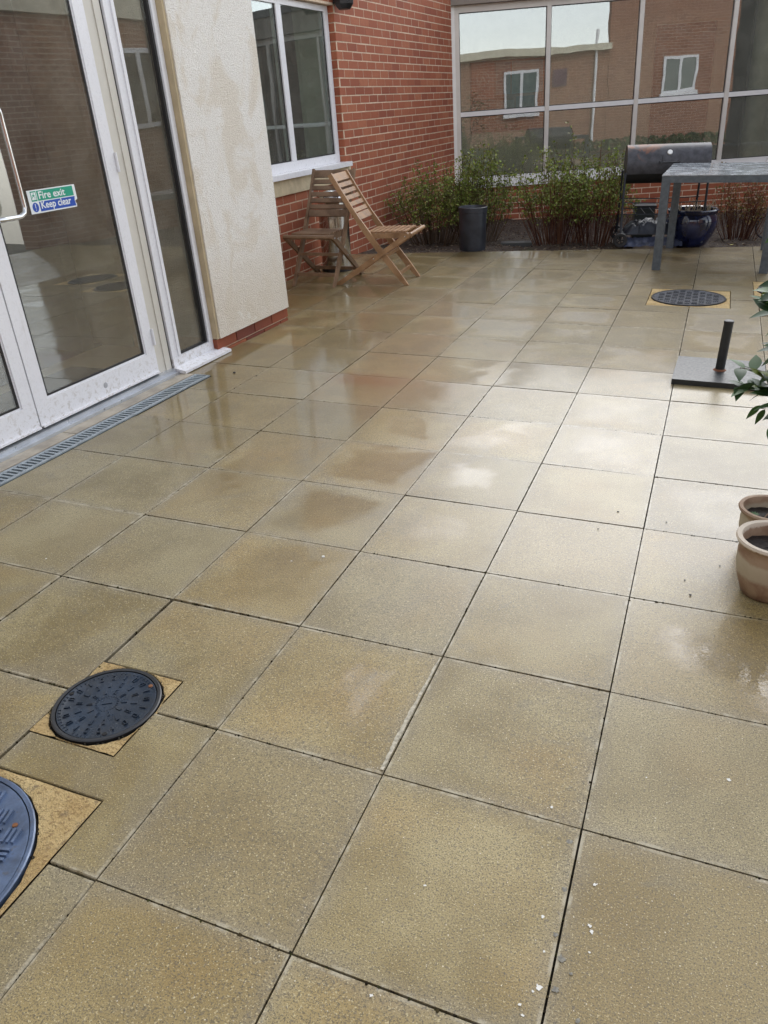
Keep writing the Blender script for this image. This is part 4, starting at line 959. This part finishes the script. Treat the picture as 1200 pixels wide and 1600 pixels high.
def tpot(x, y, r, h, label, sz):
    t = thing('terracotta_pot', label, 'plant pot', T(x, y, 0), 'terracotta pots at the right edge')
    k = r/.105; q = h/.19
    pr = [(0, 0), (.062, 0), (.068, .004), (.083, .05), (.093, .10), (.094, .14), (.089, .162), (.092, .170), (.103, .176), (.106, .183), (.103, .190), (.090, .189), (.086, .180), (.084, .15), (.078, .10), (0, .09)]
    put('body', BM().lathe([(a*k, b*q) for a, b in pr], 56), M_terra, t, smooth=True)
    bm = BM(); N, Rg = 30, 7; c0 = bm.b.verts.new((0, 0, sz)); prev = None
    for a in range(1, Rg+1):
        ring = [bm.b.verts.new((r*.80*a/Rg*math.cos(6.2832*b/N), r*.80*a/Rg*math.sin(6.2832*b/N), sz+.006*noise.noise(Vector((a*.9+x*7, b*.8, y))))) for b in range(N)]
        for b in range(N):
            if prev: bm.b.faces.new((prev[b], prev[(b+1) % N], ring[(b+1) % N], ring[b]))
            else: bm.b.faces.new((c0, ring[b], ring[(b+1) % N]))
        prev = ring
    put('soil', bm, plain('wet_compost', (.014, .009, .007), .6, var=.4, scale=60, bump=1, bscale=90), t, smooth=True); return t
tpot(.828, 1.510, .108, .19, 'larger near terracotta pot filled with dark compost at the right edge', .148)
t = tpot(.826, 1.776, .093, .155, 'smaller terracotta pot with a tiny green seedling behind the larger one', .118)
bm = BM()
for k in range(9):
    a = k*.7; d = Vector((math.cos(a), math.sin(a), .5)); c = Vector((-.042, -.005, .122)); L = random.uniform(.014, .024); sd_ = Vector((-math.sin(a), math.cos(a), 0))*L*.32
    bm.face([c, c+d*L*.5+sd_, c+d*L, c+d*L*.5-sd_])
me = bm.mesh('seedling', leaf_mat('seedling_leaf', [(.05, .12, .03), (.12, .22, .10)]), fixn=False); rndattr(me, 1); link('seedling', me, t)
put('dead_stalk', BM().tube([(-.02, -.03, .118), (.0, -.02, .15), (.01, -.035, .17)], .0018, 5), plain('stalk', (.4, .28, .2), .8), t)

# ------------------------------------------------------------------ laurel in a grey planter
lp_ = thing('laurel_plant', 'glossy dark green laurel leaning in from the right edge above a grey planter', 'plant', T(1.005, 2.06, 0))
M_gp = plain('grey_planter', (.16, .175, .18), .45, var=.1)
put('planter', BM().lathe([(0, 0), (.205, 0), (.20, .02), (.155, .11), (.15, .13), (.175, .20), (.205, .36), (.212, .37), (.20, .375), (.19, .35), (0, .33)], 40, .105, 0), M_gp, lp_, smooth=True)
def laurel_mat():
    m = NM('laurel_leaf'); rn = m.rnd(); P = m.obj(); c = m.mix(m.ramp(rn, .2, .9), (.018, .05, .014), (.045, .11, .024)); c = m.mix(m.ramp(rn, .9, .96), c, (.13, .17, .02)); c = m.mix(m.ramp(m.noise(P, 30, 3), .5, .8, 0, .3), c, (.05, .09, .03))
    m.set(Base_Color=c, Roughness=.48); m.p.inputs['Specular IOR Level'].default_value = .28; return m.m
M_laur = laurel_mat()
def leafmesh(L, W, curl):
    bm = BM(); n = 9; rows = []
    for k in range(n+1):
        t_ = k/n; w = W*math.sin(math.pi*min(1, t_**.8))*.5*(1-.15*t_)+.0006; z = -curl*t_*t_*L; x = L*t_
        rows.append([bm.b.verts.new((x, -w, z+.18*w)), bm.b.verts.new((x, 0, z)), bm.b.verts.new((x, w, z+.18*w))])
    for a, b in zip(rows, rows[1:]):
        for q in (0, 1): bm.b.faces.new((a[q], a[q+1], b[q+1], b[q]))
    return bm.mesh('leaf', M_laur, True, False)
LM = [leafmesh(.078, .040, .25), leafmesh(.085, .042, .05), leafmesh(.065, .036, .4), leafmesh(.06, .022, .1)]
rl = random.Random(12)
def place_leaf(base, dirv, up, me):
    d = Vector(dirv).normalized(); u = Vector(up); y = u.cross(d).normalized(); z = d.cross(y)
    link('leaf', me, lp_, Matrix(((d.x, y.x, z.x, base[0]), (d.y, y.y, z.y, base[1]), (d.z, y.z, z.z, base[2]), (0, 0, 0, 1))))
stems = [((.0, 0, .32), (-.12, -.02, .55), (-.28, -.06, .80)), ((.02, 0, .32), (-.14, .0, .50), (-.33, -.10, .55)), ((0, 0, .32), (-.08, .05, .6), (-.24, .1, .90)), ((0, 0, .32), (.1, .0, .6), (.14, -.1, .95)), ((0, .02, .32), (.05, .1, .7), (.02, .12, 1.1)), ((0, 0, .32), (-.16, -.05, .46), (-.32, -.05, .47)),
         ((0, 0, .32), (-.06, 0, .7), (-.14, .05, 1.15)), ((0, 0, .32), (.0, -.08, .65), (-.06, -.15, 1.0)), ((.02, 0, .32), (.12, .06, .8), (.2, .1, 1.3)), ((0, 0, .32), (-.05, .1, .8), (-.10, .16, 1.35)), ((0, 0, .32), (-.1, .06, .6), (-.2, .16, .72)), ((0, 0, .32), (-.1, -.1, .55), (-.2, -.2, .70))]
for s in stems:
    put('branch', BM().tube(s, [.007, .005, .003], 6), plain('laurel_branch', (.09, .07, .035), .7), lp_, smooth=True)
    A, B, C_ = (Vector(q) for q in s)
    for k in range(24):
        if s[2][0] > -.13: break
        t_ = .30+.70*k/23; p = (A*(1-t_)**2+B*2*t_*(1-t_)+C_*t_*t_) if False else (A.lerp(B, t_*2) if t_ < .5 else B.lerp(C_, t_*2-1))
        a = k*2.4+rl.uniform(-.3, .3); place_leaf(p, (math.cos(a), math.sin(a), rl.uniform(-.2, .6)), (rl.uniform(-.3, .3), rl.uniform(-.3, .3), 1), LM[rl.randrange(3)])
bm = BM()
for k in range(520):
    p = Vector((rl.uniform(-.06, .5), rl.uniform(-.32, .35), rl.uniform(.45, 1.65))); a = rl.uniform(0, 6.283)
    d = Vector((math.cos(a), math.sin(a), rl.uniform(-.5, .5))).normalized(); e = d.cross(Vector((rl.uniform(-.4, .4), rl.uniform(-.4, .4), 1))).normalized()*.019; L = rl.uniform(.06, .09)
    if (p.x-.2)**2/.1+(p.y)**2/.12+(p.z-1.05)**2/.42 > 1.15: continue
    bm.b.faces.new([bm.b.verts.new(q) for q in (p, p+d*L*.3+e*.85, p+d*L*.6+e, p+d*L, p+d*L*.6-e, p+d*L*.3-e*.85)])
me = bm.mesh('leaf', M_laur, True, False); rndattr(me, 1, 3); link('leaf', me, lp_, kind='stuff')
for k in range(96):
    z = rl.choice((rl.uniform(.40, .62), rl.uniform(.66, .80), rl.uniform(.86, 1.0))); edge = -.215 if z < .62 else -.265
    p = (rl.uniform(edge, -.10), rl.uniform(-.14, .14), z); a = rl.uniform(2.0, 4.4)
    place_leaf(p, (math.cos(a), math.sin(a)*.7, rl.uniform(-.7, .5)), (rl.uniform(-.5, .5), rl.uniform(-.9, .1), 1), LM[rl.randrange(3)])
for p, d in (((-.25, -.10, .43), (-.6, .0, -.8)), ((-.23, -.05, .40), (-.35, .1, -.9)), ((-.28, -.1, .50), (-.9, -.1, -.3)), ((-.21, -.1, .36), (.2, -.1, -.95))):
    place_leaf(p, d, (0, 1, .3), LM[3])

# ------------------------------------------------------------------ shrubs
def shrub(x, y, rx, ry, h, nst, nleaf, label, leafcols, stemcol, seed, bare=.35, lsz=.027, cat='shrub', lean=0):
    rg_ = random.Random(seed); t = thing('shrub', label, cat, T(x, y, soilz(x, y)), 'shrubs in the planting bed')
    st = BM(); tips = []
    for k in range(nst):
        a = rg_.uniform(0, 6.283); q = math.sqrt(rg_.random()); ex, ey = rx*q*math.cos(a), ry*q*math.sin(a); hh = h*(1-.35*q*q)*rg_.uniform(.62, 1.12)
        h_ = h; b = Vector((ex*.5, ey*.5, -.01)); m_ = Vector((ex*.8+rg_.uniform(-.03, .03), ey*.75+rg_.uniform(-.03, .03), hh*.5)); e_ = Vector((ex+rg_.uniform(-.05, .05)+lean*hh, ey+rg_.uniform(-.05, .05), hh))
        r0 = rg_.uniform(.0025, .005); st.tube([b, m_, e_], [r0, r0*.7, r0*.3], 4, cap=False); tips.append((b, m_, e_))
        for j in range(rg_.randrange(2, 6)):
            u = rg_.uniform(.15, .95); p = b.lerp(m_, u*2) if u < .5 else m_.lerp(e_, u*2-1); q2 = p+Vector((rg_.uniform(-.11, .11), rg_.uniform(-.11, .11), rg_.uniform(.04, .18)))
            st.tube([p, (p+q2)/2+Vector((rg_.uniform(-.01, .01), 0, .01)), q2], [r0*.45, r0*.35, r0*.2], 3, cap=False)
            tips.append((p, (p+q2)/2, q2))
    me = st.mesh('stems', leaf_mat('twig_%d' % seed, stemcol, .8, .2), fixn=False); rndattr(me, 8, seed); link('stems', me, t, kind='stuff')
    lf = BM()
    for k in range(int(nleaf*1.45)):
        b, m_, e_ = tips[rg_.randrange(len(tips))]; u = 1-rg_.random()**1.4*(1-bare)
        p = b.lerp(m_, u*2) if u < .5 else m_.lerp(e_, u*2-1)
        p = p+Vector((rg_.gauss(0, .016), rg_.gauss(0, .016), rg_.gauss(0, .012)))
        if p.z < h*bare*rg_.uniform(.5, 1.2): continue
        d = Vector((rg_.gauss(0, 1), rg_.gauss(0, 1), rg_.gauss(.5, .8))).normalized(); s_2 = lsz*rg_.uniform(.6, 1.25); e2 = d.cross(Vector((rg_.gauss(0, 1), rg_.gauss(0, 1), 1))).normalized()*s_2*.36
        lf.face([p, p+d*s_2*.5+e2, p+d*s_2, p+d*s_2*.5-e2])
    me = lf.mesh('foliage', leaf_mat('leaf_%d' % seed, leafcols, .5, .4), fixn=False); rndattr(me, 1, seed+1); link('foliage', me, t, kind='stuff')
    return t
GR = [(.09, .12, .02), (.16, .22, .035), (.25, .33, .06), (.34, .40, .10), (.20, .18, .06), (.12, .16, .03)]
BRN = [(.055, .035, .022), (.10, .06, .035), (.13, .075, .045), (.16, .12, .08)]
RED = [(.10, .035, .025), (.15, .06, .035), (.07, .03, .025), (.19, .09, .05)]
shrub(-2.34, 7.92, .54, .40, .80, 130, 4600, 'leafy shrub filling the corner against the brick wall behind the light folding chair', GR, BRN, 21, .38)
shrub(-1.93, 8.15, .46, .40, .95, 110, 5200, 'bushy green shrub rising behind the black pot', GR, BRN, 22, .36)
shrub(-1.00, 7.98, .50, .42, .96, 125, 4800, 'left half of the wide twiggy shrub in the middle of the bed', GR, RED, 23, .40)
shrub(-.62, 8.02, .42, .40, .90, 100, 3600, 'green-topped twiggy shrub just left of the barbecue', GR, RED, 24, .40)
shrub(.78, 8.55, .34, .3, .62, 85, 900, 'reddish mostly bare shrub to the right of the blue bowl planter', [(.12, .12, .03), (.25, .17, .05), (.20, .09, .04)], RED, 25, .45)
bm = BM(); rg2 = random.Random(9)
for k in range(60):
    a = rg2.uniform(0, 6.28); l = rg2.uniform(.04, .10); d = Vector((math.cos(a)*.7, math.sin(a)*.7, .8)); b = Vector((rg2.uniform(-.02, .02), rg2.uniform(-.02, .02), 0)); s_3 = Vector((-math.sin(a), math.cos(a), 0))*.002
    bm.face([b-s_3, b+s_3, b+d*l+Vector((0, 0, -.02))])
me = bm.mesh('grass_tuft', leaf_mat('grass_blade', [(.05, .09, .02), (.10, .15, .03)]), fixn=False); rndattr(me, 1)
link('grass_tuft', me, None, T(-1.16, 7.28, soilz(-1.16, 7.3)+.01), label='small tuft of grass at the bed edge below the middle shrub', category='grass')
# flat stone in the bed
t = thing('bed_stone', 'flat dark slab of stone lying on the soil to the right of the black pot', 'stone', T(-1.42, 7.9, soilz(-1.42, 7.9), 15))
put('stone', BM().box(-.16, .16, -.07, .07, -.01, .045), plain('slate', (.05, .052, .05), .6, bump=.4), t, bevel=.012)
# tubular frame lying at the far right
t = thing('hose_reel', 'dark curved tubes with a blue grip lying by the brick wall behind the table', 'garden tool', T(1.06, 8.6, soilz(1.06, 8.6), 0))
put('hoop', BM().tube([(-.02+.10*math.cos(a*.3), 0, .12+.11*math.sin(a*.3)) for a in range(18)], .010, 8), M_leg, t, smooth=True)
put('handle', BM().tube([(-.02, 0, .22), (.08, .02, .34), (.2, .05, .42)], .016, 8), M_black, t, smooth=True)
put('grip', BM().tube([(.16, -.02, .27), (.22, -.02, .32), (.24, -.02, .38)], .026, 10), plain('grip_blue', (.05, .05, .22), .4), t, smooth=True)
# bits of debris on the paving and in the bed
deb = [(-1.79, 2.98, .004, M_gasket), (-.55, 1.28, .006, M_drop), (.52, 1.87, .003, M_gasket), (.35, 1.9, .004, M_gasket), (.6, 1.5, .003, M_gasket), (.62, 1.42, .004, M_gasket), (.7, 1.62, .003, M_gasket), (.3, 1.75, .003, M_gasket), (-1.95, 3.0, .008, M_gasket)]
for x, y, r_, mt in deb: put('debris', BM().lathe([(r_, 0), (r_*.8, r_*.6), (0, r_*.7)], 7), mt, paving, T(x, y, .001))
t = thing('yellow_leaf', 'single small yellow leaf lying on the soil right of the blue bowl', 'leaf', T(.72, 7.85, soilz(.72, 7.85)+.02, 20))
put('blade', BM().face([(-.02, 0, 0), (0, -.012, .004), (.02, 0, 0), (0, .012, .004)]), plain('yellow', (.75, .68, .18), .6), t)
